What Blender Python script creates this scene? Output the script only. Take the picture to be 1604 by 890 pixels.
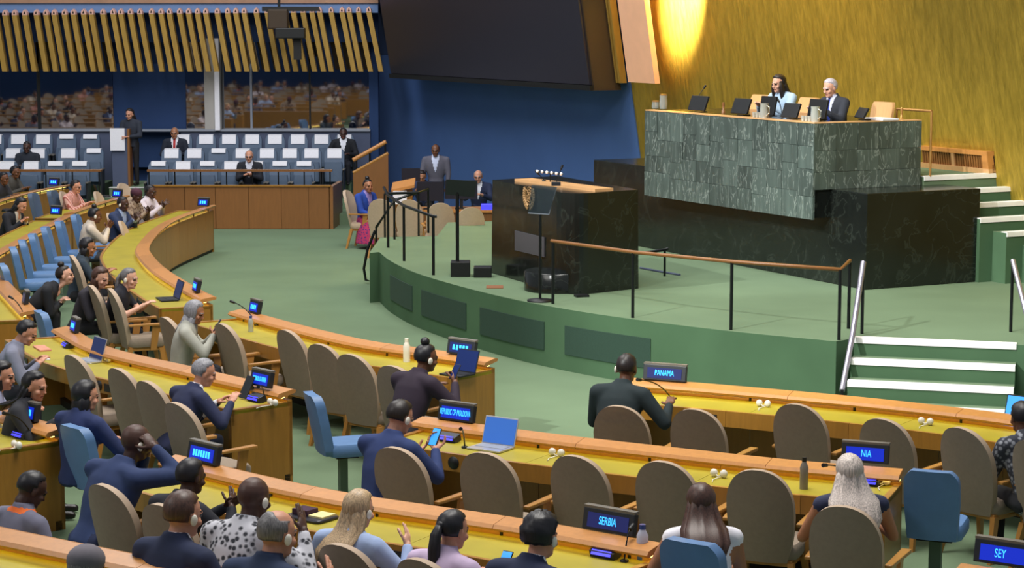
import bpy, bmesh, math, random
import numpy as np
from mathutils import Vector, Matrix
random.seed(7)
for o in list(bpy.data.objects): bpy.data.objects.remove(o, do_unlink=True)
SC = bpy.context.scene
COL = SC.collection
# ------------------------------------------------------------------ camera
F = 3200.0; CX = 802.0; CY = 445.0; HC = 4.2; YH = 30.0
TH = math.atan((CY - YH) / F)
cam_d = bpy.data.cameras.new('camera'); cam = bpy.data.objects.new('camera', cam_d); COL.objects.link(cam)
cam.location = (0, 0, HC); cam.rotation_euler = (math.pi/2 - TH, 0, 0)
cam_d.sensor_width = 36.0; cam_d.lens = 36.0 * F / 1604.0; cam_d.clip_end = 300
SC.camera = cam
# ------------------------------------------------------------------ world, lights, exposure
SC.view_settings.view_transform = 'Standard'
try: SC.view_settings.look = 'None'
except Exception: pass
SC.view_settings.gamma = 1.0; SC.view_settings.use_curve_mapping = False
SC.view_settings.exposure = 0.0
W = bpy.data.worlds.new('hall_ambient'); SC.world = W; W.use_nodes = True
W.node_tree.nodes['Background'].inputs[0].default_value = (0.80, 0.88, 1.0, 1)
W.node_tree.nodes['Background'].inputs[1].default_value = 0.30
def area(name, loc, tgt, size, power, col=(1,1,1)):
    d = bpy.data.lights.new(name, 'AREA'); d.shape = 'SQUARE'; d.size = size; d.energy = power; d.color = col
    o = bpy.data.objects.new(name, d); COL.objects.link(o); o.location = loc
    o.rotation_euler = (Vector(tgt) - Vector(loc)).to_track_quat('-Z', 'Y').to_euler(); return o
def spot(name, loc, tgt, ang, power, blend=0.5, rad=0.3, col=(1,1,1)):
    d = bpy.data.lights.new(name, 'SPOT'); d.spot_size = math.radians(ang); d.spot_blend = blend
    d.energy = power; d.color = col; d.shadow_soft_size = rad
    o = bpy.data.objects.new(name, d); COL.objects.link(o); o.location = loc
    o.rotation_euler = (Vector(tgt) - Vector(loc)).to_track_quat('-Z', 'Y').to_euler(); return o
area('ceiling_light', (0.5, 15, 13), (0.5, 16, 0), 5, 1500, (1.0, 0.96, 0.90))
area('ceiling_light', (-5.5, 25, 13), (-5.5, 26, 0), 5, 1100, (1.0, 0.97, 0.93))
area('ceiling_light', (-9, 38, 13), (-7.5, 42, 0), 4, 550, (0.92, 0.95, 1.0))
area('ceiling_light', (2.5, 22, 13), (2.5, 24, 0), 3, 500, (1.0, 0.98, 0.92))
area('ceiling_light', (-2.5, 34, 12), (-1.0, 40, 1), 4, 800, (0.95, 0.97, 1.0))
spot('stage_spot', (-11.0, 19.0, 12.5), (3.2, 28.0, 2.0), 19, 10000, 0.6, 0.25, (1.0, 0.98, 0.95))
spot('stage_spot', (-9.0, 9.0, 12.5), (4.6, 23.2, 0.75), 26, 15000, 0.6, 0.25, (0.97, 1.0, 0.97))
spot('wall_lamp', (1.55, 32.4, 6.9), (2.84, 34.22, 5.0), 27, 42000, 0.8, 0.08, (1.0, 0.91, 0.74))
spot('wall_lamp', (2.6, 29.4, 8.6), (4.4, 31.4, 4.9), 78, 2300, 1.0, 0.15, (1.0, 0.74, 0.40))
area('ceiling_light', (-15, 10, 13), (-15, 10, 0), 8, 1000, (1.0, 0.96, 0.90))
# ------------------------------------------------------------------ pixel -> place
_f = Vector((0, math.cos(TH), -math.sin(TH))); _u = Vector((0, math.sin(TH), math.cos(TH))); _c = Vector((0, 0, HC))
def ray(x, y): return _f + Vector((1, 0, 0)) * ((x - CX) / F) - _u * ((y - CY) / F)
def at(x, y, z):
    r = ray(x, y); return _c + r * ((z - HC) / r.z)
def aty(x, y, Y):
    r = ray(x, y); return _c + r * (Y / r.y)
def atp(x, y, P, n):
    r = ray(x, y); n = Vector(n); return _c + r * ((Vector(P) - _c).dot(n) / r.dot(n))
# ------------------------------------------------------------------ materials
def lin(c):
    if isinstance(c, str): c = tuple(int(c[i:i+2], 16) for i in (0, 2, 4))
    return tuple((v/255/12.92 if v/255 <= 0.04045 else ((v/255 + 0.055)/1.055)**2.4) for v in c) + (1,)
MATS = {}
def mat(name, col, rough=0.6, metal=0.0, var=0.0, scale=20.0, stretch=(1,1,1), bump=0.0, emit=None, estr=1.0, spec=None, coat=0.0):
    if name in MATS: return MATS[name]
    m = bpy.data.materials.new(name); m.use_nodes = True; nt = m.node_tree; b = nt.nodes['Principled BSDF']
    b.inputs['Base Color'].default_value = lin(col); b.inputs['Roughness'].default_value = rough; b.inputs['Metallic'].default_value = metal
    if spec is not None: b.inputs['Specular IOR Level'].default_value = spec
    if coat: b.inputs['Coat Weight'].default_value = coat
    if var or bump:
        tc = nt.nodes.new('ShaderNodeTexCoord'); mp = nt.nodes.new('ShaderNodeMapping'); mp.inputs['Scale'].default_value = stretch
        nz = nt.nodes.new('ShaderNodeTexNoise'); nz.inputs['Scale'].default_value = scale; nz.inputs['Detail'].default_value = 4
        nt.links.new(tc.outputs['Object'], mp.inputs[0]); nt.links.new(mp.outputs[0], nz.inputs['Vector'])
        if var:
            r = nt.nodes.new('ShaderNodeValToRGB'); c = lin(col)
            r.color_ramp.elements[0].position = 0.3; r.color_ramp.elements[1].position = 0.7
            r.color_ramp.elements[0].color = tuple(v*(1-var) for v in c[:3]) + (1,); r.color_ramp.elements[1].color = tuple(min(1, v*(1+var)) for v in c[:3]) + (1,)
            nt.links.new(nz.outputs[0], r.inputs[0]); nt.links.new(r.outputs[0], b.inputs['Base Color'])
        if bump:
            bp = nt.nodes.new('ShaderNodeBump'); bp.inputs['Strength'].default_value = bump; bp.inputs['Distance'].default_value = 0.02
            nt.links.new(nz.outputs[0], bp.inputs['Height']); nt.links.new(bp.outputs[0], b.inputs['Normal'])
    if emit:
        b.inputs['Emission Color'].default_value = lin(emit); b.inputs['Emission Strength'].default_value = estr
    MATS[name] = m; return m
def marble(name, base, vein, vs=3.0, amount=0.5, rough=0.25, tonevar=0.35, stretch=(1,1,1)):
    m = bpy.data.materials.new(name); m.use_nodes = True; nt = m.node_tree; b = nt.nodes['Principled BSDF']; N = nt.nodes.new; L = nt.links.new
    b.inputs['Roughness'].default_value = rough
    tc = N('ShaderNodeTexCoord'); oi = N('ShaderNodeObjectInfo'); mp = N('ShaderNodeMapping'); mp.inputs['Scale'].default_value = stretch
    L(tc.outputs['Object'], mp.inputs[0])
    rot = N('ShaderNodeVectorMath'); rot.operation = 'SCALE'; rot.inputs[0].default_value = (7.3, 3.1, 9.7); L(oi.outputs['Random'], rot.inputs['Scale'])
    ad = N('ShaderNodeVectorMath'); ad.operation = 'ADD'; L(mp.outputs[0], ad.inputs[0]); L(rot.outputs[0], ad.inputs[1])
    n1 = N('ShaderNodeTexNoise'); n1.inputs['Scale'].default_value = vs; n1.inputs['Detail'].default_value = 6; n1.inputs['Distortion'].default_value = 1.1; L(ad.outputs[0], n1.inputs['Vector'])
    sub = N('ShaderNodeMath'); sub.operation = 'SUBTRACT'; sub.inputs[1].default_value = 0.5; L(n1.outputs[0], sub.inputs[0])
    ab = N('ShaderNodeMath'); ab.operation = 'ABSOLUTE'; L(sub.outputs[0], ab.inputs[0])
    vr = N('ShaderNodeValToRGB'); vr.color_ramp.elements[0].position = 0.0; vr.color_ramp.elements[0].color = (amount,)*3 + (1,)
    vr.color_ramp.elements[1].position = 0.02; vr.color_ramp.elements[1].color = (0,0,0,1); L(ab.outputs[0], vr.inputs[0])
    n2 = N('ShaderNodeTexNoise'); n2.inputs['Scale'].default_value = vs*0.8; n2.inputs['Detail'].default_value = 5; L(ad.outputs[0], n2.inputs['Vector'])
    m2 = N('ShaderNodeMapRange'); m2.inputs[1].default_value = 0.3; m2.inputs[2].default_value = 0.7; m2.inputs[3].default_value = 0.75; m2.inputs[4].default_value = 1.25; L(n2.outputs[0], m2.inputs[0])
    m3 = N('ShaderNodeMapRange'); m3.inputs[3].default_value = 1 - tonevar; m3.inputs[4].default_value = 1 + tonevar; L(oi.outputs['Random'], m3.inputs[0])
    mu = N('ShaderNodeMath'); mu.operation = 'MULTIPLY'; L(m2.outputs[0], mu.inputs[0]); L(m3.outputs[0], mu.inputs[1])
    sc = N('ShaderNodeVectorMath'); sc.operation = 'SCALE'; sc.inputs[0].default_value = lin(base)[:3]; L(mu.outputs[0], sc.inputs['Scale'])
    mx = N('ShaderNodeMix'); mx.data_type = 'RGBA'; L(vr.outputs[0], mx.inputs[0]); L(sc.outputs[0], mx.inputs[6]); mx.inputs[7].default_value = lin(vein)
    L(mx.outputs[2], b.inputs['Base Color']); MATS[name] = m; return m
def wood(name, col, dark=0.75, rough=0.35, scale=6.0, coat=0.2):
    m = bpy.data.materials.new(name); m.use_nodes = True; nt = m.node_tree; b = nt.nodes['Principled BSDF']; N = nt.nodes.new; L = nt.links.new
    b.inputs['Roughness'].default_value = rough; b.inputs['Coat Weight'].default_value = coat; b.inputs['Coat Roughness'].default_value = 0.3
    tc = N('ShaderNodeTexCoord'); mp = N('ShaderNodeMapping'); mp.inputs['Scale'].default_value = (scale*4, scale*4, scale*0.5); L(tc.outputs['Object'], mp.inputs[0])
    nz = N('ShaderNodeTexNoise'); nz.inputs['Scale'].default_value = 1.0; nz.inputs['Detail'].default_value = 5; nz.inputs['Distortion'].default_value = 0.6; L(mp.outputs[0], nz.inputs['Vector'])
    oi = N('ShaderNodeObjectInfo'); m3 = N('ShaderNodeMapRange'); m3.inputs[3].default_value = 0.9; m3.inputs[4].default_value = 1.1; L(oi.outputs['Random'], m3.inputs[0])
    r = N('ShaderNodeValToRGB'); c = lin(col); r.color_ramp.elements[0].position = 0.3; r.color_ramp.elements[1].position = 0.72
    r.color_ramp.elements[0].color = tuple(v*dark for v in c[:3]) + (1,); r.color_ramp.elements[1].color = c; L(nz.outputs[0], r.inputs[0])
    sc = N('ShaderNodeVectorMath'); sc.operation = 'SCALE'; L(r.outputs[0], sc.inputs[0]); L(m3.outputs[0], sc.inputs['Scale']); L(sc.outputs[0], b.inputs['Base Color'])
    MATS[name] = m; return m
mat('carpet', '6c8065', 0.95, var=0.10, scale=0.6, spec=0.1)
def carpet_fix():
    nt = MATS['carpet'].node_tree; b = nt.nodes['Principled BSDF']; N = nt.nodes.new
    tc = N('ShaderNodeTexCoord'); nz = N('ShaderNodeTexNoise'); nz.inputs['Scale'].default_value = 90; bp = N('ShaderNodeBump'); bp.inputs['Strength'].default_value = 0.25; bp.inputs['Distance'].default_value = 0.01
    nt.links.new(tc.outputs['Object'], nz.inputs['Vector']); nt.links.new(nz.outputs[0], bp.inputs['Height']); nt.links.new(bp.outputs[0], b.inputs['Normal'])
carpet_fix()
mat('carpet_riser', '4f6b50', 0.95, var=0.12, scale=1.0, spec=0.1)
mat('nosing', 'f4f2f0', 0.5, var=0.04, scale=6)
mat('grille', '2b4438', 0.7, var=0.1, scale=60)
wood('wood_rail', 'c98a4a', 0.85); wood('wood_desk', 'a9762c', 0.8); wood('wood_barrier', '8a5a2c', 0.85, 0.45); wood('wood_chair', 'b5803e', 0.85)
wood('wood_pale', 'd9a873', 0.9); wood('wood_panel', 'ab7733', 0.85)
mat('leather', 'a3951e', 0.5, var=0.10, scale=3.0)
mat('beige', '8f8070', 0.85, var=0.05, scale=30, bump=0.05)
mat('beige_pale', 'c4ac93', 0.85, var=0.05, scale=30)
mat('piping', 'b29c86', 0.7)
mat('blue_vinyl', '5a7fae', 0.45, var=0.06, scale=8); mat('blue_slate', '54657c', 0.6, var=0.06, scale=8)
mat('paper', 'f0eff6', 0.7, var=0.03, scale=30)
mat('post_green', '4f6655', 0.5); mat('black_metal', '14181a', 0.35, 0.3); mat('dark_plastic', '20242a', 0.45); mat('black', '0e1012', 0.5)
mat('grey_plastic', '6a6660', 0.5); mat('white_plastic', 'e8e2d4', 0.4); mat('silver', 'c6c6cc', 0.3, 0.6); mat('steel_rail', 'aaa6b4', 0.3, 0.7)
mat('gold_rail', 'b98a4e', 0.35, 0.5)
mat('screen_dark', '24232e', 0.35); mat('screen_side', '3a2a18', 0.6); mat('wall_navy', '1f3a66', 0.85, var=0.06, scale=1.2)
mat('wall_blue', '4a6ca8', 0.9, var=0.07, scale=0.7); mat('beam_blue', '6480ad', 0.7); mat('band_wood', 'a07a62', 0.6, var=0.1, scale=4)
mat('panel_grey', '4d5670', 0.7, var=0.04, scale=5); mat('ledge', '8d93a0', 0.5); mat('column_grey', 'a8a49f', 0.6, var=0.05, scale=3)
mat('slat_gold', 'a5823a', 0.45, 0.2, var=0.12, scale=3, stretch=(6,6,0.6)); mat('slat_tip', 'd9a99a', 0.5); mat('hole_shade', '120d0e', 0.8)  # the near-black one paints the shaded inside of openings
mat('peach', 'e9b18c', 0.6, var=0.04, scale=4)
mat('lamp_glow', 'ffd34a', 0.5, emit='ffe27a', estr=4.0)
mat('disp_blue', '0a1550', 0.3, emit='1a3cff', estr=0.55); mat('disp_dim', '1a2150', 0.3, emit='2a3380', estr=0.35)
mat('text_blue', '2aa0ff', 0.3, emit='3aa8ff', estr=2.0); mat('console_blue', '3a36ff', 0.3, emit='4a48ff', estr=1.1)
mat('lcd_blue', '2d5aa8', 0.3, emit='3a70c8', estr=0.55); mat('lcd_navy', '101d48', 0.25, emit='16306e', estr=0.35); mat('lcd_sky', '3a9af0', 0.3, emit='3f9df0', estr=0.8)
mat('emblem', 'a9855a', 0.4, 0.4); mat('plaque', '4a474c', 0.5)
mat('bottle_white', 'c8cbe0', 0.3); mat('bottle_blue', '2a4590', 0.3); mat('bottle_grey', '8b8378', 0.3, 0.3); mat('glassware', 'b9bcb4', 0.1, 0.3)
mat('mat_rust', '8a5a3a', 0.8)
marble('black_marble', '171a18', '4a524a', 2.2, 0.22, 0.18, 0.1)
marble('green_marble', '4a5651', 'b4bfb6', 3.0, 0.42, 0.35, 0.28, (2.6, 2.6, 0.7))
def gold_wall():
    m = bpy.data.materials.new('gold_leaf'); m.use_nodes = True; nt = m.node_tree; b = nt.nodes['Principled BSDF']; N = nt.nodes.new; L = nt.links.new
    b.inputs['Metallic'].default_value = 0.55
    tc = N('ShaderNodeTexCoord'); mp = N('ShaderNodeMapping'); mp.inputs['Scale'].default_value = (5, 5, 0.9); L(tc.outputs['Object'], mp.inputs[0])
    nz = N('ShaderNodeTexNoise'); nz.inputs['Scale'].default_value = 2.2; nz.inputs['Detail'].default_value = 8; nz.inputs['Roughness'].default_value = 0.7; L(mp.outputs[0], nz.inputs['Vector'])
    r = N('ShaderNodeValToRGB'); r.color_ramp.elements[0].position = 0.32; r.color_ramp.elements[1].position = 0.7
    r.color_ramp.elements[0].color = lin('97802a'); r.color_ramp.elements[1].color = lin('c2a23c'); L(nz.outputs[0], r.inputs[0]); L(r.outputs[0], b.inputs['Base Color'])
    mr = N('ShaderNodeMapRange'); mr.inputs[3].default_value = 0.32; mr.inputs[4].default_value = 0.55; L(nz.outputs[0], mr.inputs[0]); L(mr.outputs[0], b.inputs['Roughness'])
    bp = N('ShaderNodeBump'); bp.inputs['Strength'].default_value = 0.55; bp.inputs['Distance'].default_value = 0.04; L(nz.outputs[0], bp.inputs['Height']); L(bp.outputs[0], b.inputs['Normal'])
    MATS['gold_leaf'] = m
gold_wall()
def mirror_glass():
    m = bpy.data.materials.new('booth_glass'); m.use_nodes = True; nt = m.node_tree; b = nt.nodes['Principled BSDF']
    b.inputs['Base Color'].default_value = lin('0e1626'); b.inputs['Roughness'].default_value = 0.02; b.inputs['IOR'].default_value = 3.2
    b.inputs['Specular IOR Level'].default_value = 0.8; MATS['booth_glass'] = m
mirror_glass()
# ------------------------------------------------------------------ mesh helpers
class MB:
    def __init__(s): s.v = []; s.f = []; s.m = []; s.sm = []
    def add(s, vs, fs, m=0, smooth=False):
        o = len(s.v); s.v += [tuple(v) for v in vs]; s.f += [tuple(i + o for i in f) for f in fs]; s.m += [m]*len(fs); s.sm += [smooth]*len(fs); return s
    def box(s, c, d, m=0, rz=0.0, M=None, taper=1.0):
        x, y, z = d[0]/2, d[1]/2, d[2]/2; c = Vector(c)
        R = M if M is not None else Matrix.Rotation(rz, 3, 'Z'); vs = []
        for dz in (-1, 1):
            t = taper if dz > 0 else 1.0
            for dx, dy in ((-1,-1),(1,-1),(1,1),(-1,1)): vs.append(c + R @ Vector((dx*x*t, dy*y*t, dz*z)))
        return s.add(vs, [(3,2,1,0),(4,5,6,7),(0,1,5,4),(1,2,6,5),(2,3,7,6),(3,0,4,7)], m)
    def hexa(s, b, t, m=0):
        return s.add(list(b) + list(t), [(3,2,1,0),(4,5,6,7),(0,1,5,4),(1,2,6,5),(2,3,7,6),(3,0,4,7)], m)
    def prism(s, poly, z0, z1, m=0):
        n = len(poly); vs = [(p[0], p[1], z0) for p in poly] + [(p[0], p[1], z1) for p in poly]
        fs = [tuple(range(n-1, -1, -1)), tuple(range(n, 2*n))] + [(i, (i+1) % n, n+(i+1) % n, n+i) for i in range(n)]
        return s.add(vs, fs, m)
    def tube(s, pts, r, m=0, n=8, smooth=True):
        pts = [Vector(p) for p in pts]; rs = r if isinstance(r, (list, tuple)) else [r]*len(pts); vs = []; fs = []
        for i, p in enumerate(pts):
            t = (pts[min(i+1, len(pts)-1)] - pts[max(i-1, 0)]).normalized()
            a = Vector((0,0,1)) if abs(t.z) < 0.9 else Vector((1,0,0)); u = t.cross(a).normalized(); w = t.cross(u)
            for k in range(n): an = 2*math.pi*k/n; vs.append(p + (u*math.cos(an) + w*math.sin(an))*rs[i])
        for i in range(len(pts)-1):
            for k in range(n): fs.append((i*n+k, i*n+(k+1) % n, (i+1)*n+(k+1) % n, (i+1)*n+k))
        s.add(vs, fs, m, smooth); o = len(pts)
        s.add(vs[:n], [tuple(range(n-1, -1, -1))], m); s.add(vs[-n:], [tuple(range(n))], m); return s
    def lathe(s, prof, c=(0,0,0), n=16, m=0, smooth=True):
        vs = []; fs = []; c = Vector(c)
        for r, z in prof:
            for k in range(n): an = 2*math.pi*k/n; vs.append(c + Vector((r*math.cos(an), r*math.sin(an), z)))
        for i in range(len(prof)-1):
            for k in range(n): fs.append((i*n+k, i*n+(k+1) % n, (i+1)*n+(k+1) % n, (i+1)*n+k))
        s.add(vs, fs, m, smooth); s.add(vs[:n], [tuple(range(n-1, -1, -1))], m); s.add(vs[-n:], [tuple(range(n))], m); return s
    def ell(s, c, r, m=0, nu=14, nv=9, R=None):
        vs = []; fs = []; c = Vector(c); R = R or Matrix.Identity(3)
        for i in range(nv+1):
            ph = math.pi*i/nv
            for k in range(nu):
                a = 2*math.pi*k/nu; vs.append(c + R @ Vector((r[0]*math.sin(ph)*math.cos(a), r[1]*math.sin(ph)*math.sin(a), -r[2]*math.cos(ph))))
        for i in range(nv):
            for k in range(nu): fs.append((i*nu+k, i*nu+(k+1) % nu, (i+1)*nu+(k+1) % nu, (i+1)*nu+k))
        return s.add(vs, fs, m, True)
    def sweep(s, P, N, prof, m=0):
        n = len(prof); vs = []
        for p, q in zip(P, N):
            for o, z in prof: vs.append((p.x + q.x*o, p.y + q.y*o, z))
        fs = [(i*n+k, i*n+(k+1) % n, (i+1)*n+(k+1) % n, (i+1)*n+k) for i in range(len(P)-1) for k in range(n)]
        fs += [tuple(range(n-1, -1, -1)), tuple((len(P)-1)*n + k for k in range(n))]
        return s.add(vs, fs, m)
    def mesh(s, name, mats, org=None, bevel=0):
        me = bpy.data.meshes.new(name); v = s.v
        if org is not None: v = [(a-org[0], b-org[1], c-org[2]) for a, b, c in v]
        me.from_pydata(v, [], s.f)
        for mm in (mats if isinstance(mats, (list, tuple)) else [mats]): me.materials.append(MATS[mm] if isinstance(mm, str) else mm)
        me.polygons.foreach_set('material_index', s.m); me.polygons.foreach_set('use_smooth', s.sm)
        bm = bmesh.new(); bm.from_mesh(me)
        bmesh.ops.recalc_face_normals(bm, faces=bm.faces)
        if bevel: bmesh.ops.bevel(bm, geom=[e for e in bm.edges if e.calc_face_angle(0) > 0.6], offset=bevel, segments=2, affect='EDGES', profile=0.6)
        bm.to_mesh(me); bm.free(); me.update(); return me
def link(name, me, parent=None, loc=(0,0,0), rz=0.0):
    o = bpy.data.objects.new(name, me); COL.objects.link(o); o.location = loc; o.rotation_euler = (0, 0, rz)
    if parent: o.parent = parent
    return o
def tag(o, label=None, cat=None, group=None, kind=None):
    if label: o['label'] = label
    if cat: o['category'] = cat
    if group: o['group'] = group
    if kind: o['kind'] = kind
    return o
def empty(name, loc, rz=0.0, label=None, cat=None, group=None, kind=None):
    o = bpy.data.objects.new(name, None); COL.objects.link(o); o.location = loc; o.rotation_euler = (0, 0, rz); o.empty_display_size = 0.1
    return tag(o, label, cat, group, kind)
def part(name, mb, mats, parent, bevel=0, world=True):
    """a mesh whose data is in the parent's frame; world=True: data given in world coordinates (parent unrotated)"""
    org = parent.location if (world and parent is not None) else None
    return link(name, mb.mesh(name, mats, org, bevel), parent)
def single(name, mb, mats, org, label=None, cat=None, group=None, kind=None, bevel=0):
    o = link(name, mb.mesh(name, mats, org, bevel), None, org); return tag(o, label, cat, group, kind)
def copy_tree(root, loc, rz, label=None, group=None):
    def cp(o, par):
        c = o.copy(); COL.objects.link(c); c.parent = par
        for ch in list(o.children): cp(ch, c)
        return c
    r = cp(root, None); r.location = loc; r.rotation_euler = (0, 0, rz)
    if label: r['label'] = label
    if group: r['group'] = group
    return r
ORD = ['first','second','third','fourth','fifth','sixth','seventh','eighth','ninth','tenth','eleventh','twelfth']
def catmull(pts, per=10):
    pts = [Vector((p.x, p.y, 0)) for p in pts]; q = [pts[0]*2 - pts[1]] + pts + [pts[-1]*2 - pts[-2]]; out = []
    for i in range(1, len(q)-2):
        for k in range(per):
            t = k/per; a, b, c, d = q[i-1:i+3]
            out.append(0.5*((2*b) + (c-a)*t + (2*a-5*b+4*c-d)*t*t + (3*b-a-3*c+d)*t**3))
    out.append(pts[-1]); return out
def resample(P, step):
    L = [0.0]
    for a, b in zip(P, P[1:]): L.append(L[-1] + (b-a).length)
    n = max(2, int(round(L[-1]/step)) + 1); out = []; j = 0
    for i in range(n):
        s = L[-1]*i/(n-1)
        while j < len(L)-2 and L[j+1] < s: j += 1
        t = (s - L[j])/max(1e-9, L[j+1]-L[j]); out.append(P[j].lerp(P[j+1], min(1, max(0, t))))
    return out
CEN = Vector((4.2, 27.5, 0))
def normals(P, sign_away=True):
    N = []
    for i in range(len(P)):
        t = (P[min(i+1, len(P)-1)] - P[max(i-1, 0)]).normalized(); n = Vector((t.y, -t.x, 0))
        if (n.dot(P[i]-CEN) < 0) == sign_away: n = -n
        N.append(n)
    return N
# ================================================================== the setting
U = Vector((-0.454, 0.891, 0)); V = Vector((0.891, 0.454, 0)); NF = Vector((-0.891, -0.454, 0))   # along the podium front, into its depth, out of its front
ST = 0.75                                                        # stage height
mb = MB(); mb.prism([(-30,-30),(22,-30),(22,52),(-30,52)], -0.2, 0.0); single('floor', mb, 'carpet', Vector((0,20,0)), kind='structure')
# ---- stage
rim_px = [(594,395),(612,409),(650,427),(715,447),(800,468),(890,485),(991,500),(1145,519),(1310,535)]
rim = catmull([at(x, y, ST) for x, y in rim_px], 8)
stA = at(1338, 530, ST); stB = at(1583, 540, ST)
front = rim + [Vector((stA.x, stA.y, 0))]
sdir = (Vector((stB.x, stB.y, 0)) - Vector((stA.x, stA.y, 0))).normalized(); sn = Vector((sdir.y, -sdir.x, 0))
if sn.y > 0: sn = -sn
stairB = front[-1] + sdir*1.72
back = [Vector((9.5, 20.2, 0)), Vector((14, 22, 0)), Vector((14, 33, 0)), Vector((3.0, 36.0, 0)), Vector((-1.1, 34.8, 0)), Vector((-1.2, 32.6, 0)), Vector((-2.1, 32.4, 0)), Vector((-2.12, 30.2, 0))]
poly = front + [stairB] + back
mb = MB(); n = len(poly)
mb.add([(p.x, p.y, ST) for p in poly], [tuple(range(n))], 0)
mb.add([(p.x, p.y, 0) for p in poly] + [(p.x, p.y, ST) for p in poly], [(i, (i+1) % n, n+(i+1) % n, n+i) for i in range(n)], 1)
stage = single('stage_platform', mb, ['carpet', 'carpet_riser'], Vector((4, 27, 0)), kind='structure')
# grilles let into the rim
def along(path, x0, x1, z):
    out = []
    for p in path:
        v = Vector((p.x, p.y, z)) - _c; zc = v.dot(_f); px = CX + F*v.x/zc
        if x0 <= px <= x1: out.append(p)
    return out
rimf = resample(rim, 0.05)
for x0, x1 in ((612,647),(660,731),(752,855),(885,1022)):
    P = along(rimf, x0, x1, 0.4); N = normals(P)
    mb = MB(); mb.sweep(P, N, [(-0.01, 0.2), (0.012, 0.2), (0.012, 0.55), (-0.01, 0.55)], 0)
    part('vent_grille', mb, 'grille', stage)
# front stairs
riser = 0.1875; tread = 0.31; S0 = front[-1]
def stairs(parent, A, d, nrm, width, z_top, rise, trd, steps, matb='carpet_riser', strip=0.10, lead=0.0):
    for k in range(steps):
        z = z_top - rise*k; o0 = trd*k; o1 = trd*(k+1)
        a = A + nrm*(o0 - 0.0) ; b = a + d*width
        mb = MB(); z1 = z - rise
        if k > 0 or lead:
            q = [a - nrm*(trd if k > 0 else lead), b - nrm*(trd if k > 0 else lead), b, a]
            mb.prism(q, max(0, z - rise*1.0), z - 0.004, 0)
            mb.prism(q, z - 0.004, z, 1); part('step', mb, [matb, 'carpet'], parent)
        mb = MB(); q = [a - nrm*strip, b - nrm*strip, b + nrm*0.012, a + nrm*0.012]; mb.prism(q, z, z + 0.012, 0)
        q = [a + nrm*0.001, b + nrm*0.001, b + nrm*0.014, a + nrm*0.014]; mb.prism(q, z - 0.05, z, 0)
        part('nosing', mb, 'nosing', parent)
stairs(stage, S0, sdir, sn, 1.72, ST, riser, tread, 4)
# ---- podium landing and side stairs
PA = Vector((4.53, 26.0, 0))                                      # near corner of the black base block
GC = Vector((3.92, 26.53, 0))                                     # near corner of the green marble front
gw0 = Vector((5.95, 29.2, 0))
LZ = 2.1
la = GC + V*1.80
mb = MB()
landing_poly = [la, la + V*1.75, la + V*1.75 + U*12, GC + U*5.2 + V*1.72, GC + U*0.3 + V*1.72]
back_poly = [GC + U*0.2 + V*0.95, GC + U*0.2 + V*1.75, GC + U*4.25 + V*1.80, GC + U*4.25 + V*0.95]
lower_floor = [PA + U*0.1 + V*1.7, la + V*1.75, la + V*1.75 + U*12, PA + U*8 + V*6]
mb.prism([la, la + V*1.75, la + V*1.75 + U*4.6, la + U*4.6], ST, LZ, 0)
mb.prism(back_poly, ST + 1.25, LZ, 0)
land = single('landing_platform', mb, 'carpet', Vector((la.x, la.y, 0)), kind='structure')
for k, (v0, w) in enumerate(((0.0, 1.75), (0.30, 2.6), (0.30, 2.6), (0.30, 2.6), (0.52, 2.4), (0.80, 2.1), (1.0, 1.9))):
    z = LZ - 0.17*k; A_ = la + V*v0 - U*(0.27*k); B_ = A_ + V*w
    if k:
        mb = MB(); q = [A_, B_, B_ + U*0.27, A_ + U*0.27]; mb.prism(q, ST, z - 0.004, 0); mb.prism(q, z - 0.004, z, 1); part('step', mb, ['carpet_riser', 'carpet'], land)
    mb = MB(); mb.prism([A_ - U*0.012, B_ - U*0.012, B_ + U*0.10, A_ + U*0.10], z, z + 0.012); mb.prism([A_ - U*0.014, B_ - U*0.014, B_ - U*0.001, A_ - U*0.001], z - 0.05, z); part('nosing', mb, 'nosing', land)
# ---- gold wall and blue wall share one leaning line
LEAN = 0.16
def leanwall(name, t0, t1, z0, z1, off, m, org, thick=0.15, seg=1):
    mb = MB(); A = gw0 + U*t0 + NF*off; B = gw0 + U*t1 + NF*off
    def pt(P, z, d): q = P + NF*((z - LZ)*LEAN - d); return (q.x, q.y, z)
    mb.hexa([pt(A, z0, 0), pt(B, z0, 0), pt(B, z0, thick), pt(A, z0, thick)], [pt(A, z1, 0), pt(B, z1, 0), pt(B, z1, thick), pt(A, z1, thick)])
    return single(name, mb, m, org, kind='structure')
T_EDGE = 8.15
gold = leanwall('wall_gold', -9, T_EDGE, 0.0, 12, 0, 'gold_leaf', Vector((gw0.x, gw0.y, 0)))
blue = leanwall('wall_blue', T_EDGE, 22.0, 0.0, 3.4, 0.02, 'wall_blue', Vector((gw0.x - 6, gw0.y + 12, 0)))
dark = leanwall('wall_upper', T_EDGE, 22.0, 3.4, 12, 0.0, 'wall_navy', Vector((gw0.x - 6, gw0.y + 12, 0)))
def onwall(t, z, off=0.0): return gw0 + U*t + NF*((z - LZ)*LEAN + off) + Vector((0, 0, z))
# gold wall bevel on the right (the wall turns towards the hall there)
mb = MB(); Bq = onwall(-1.75, 0, 0); 
def wallpt(x, y, off): return atp(x, y, onwall(0, LZ, off), NF + Vector((0, 0, -LEAN)))
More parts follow.
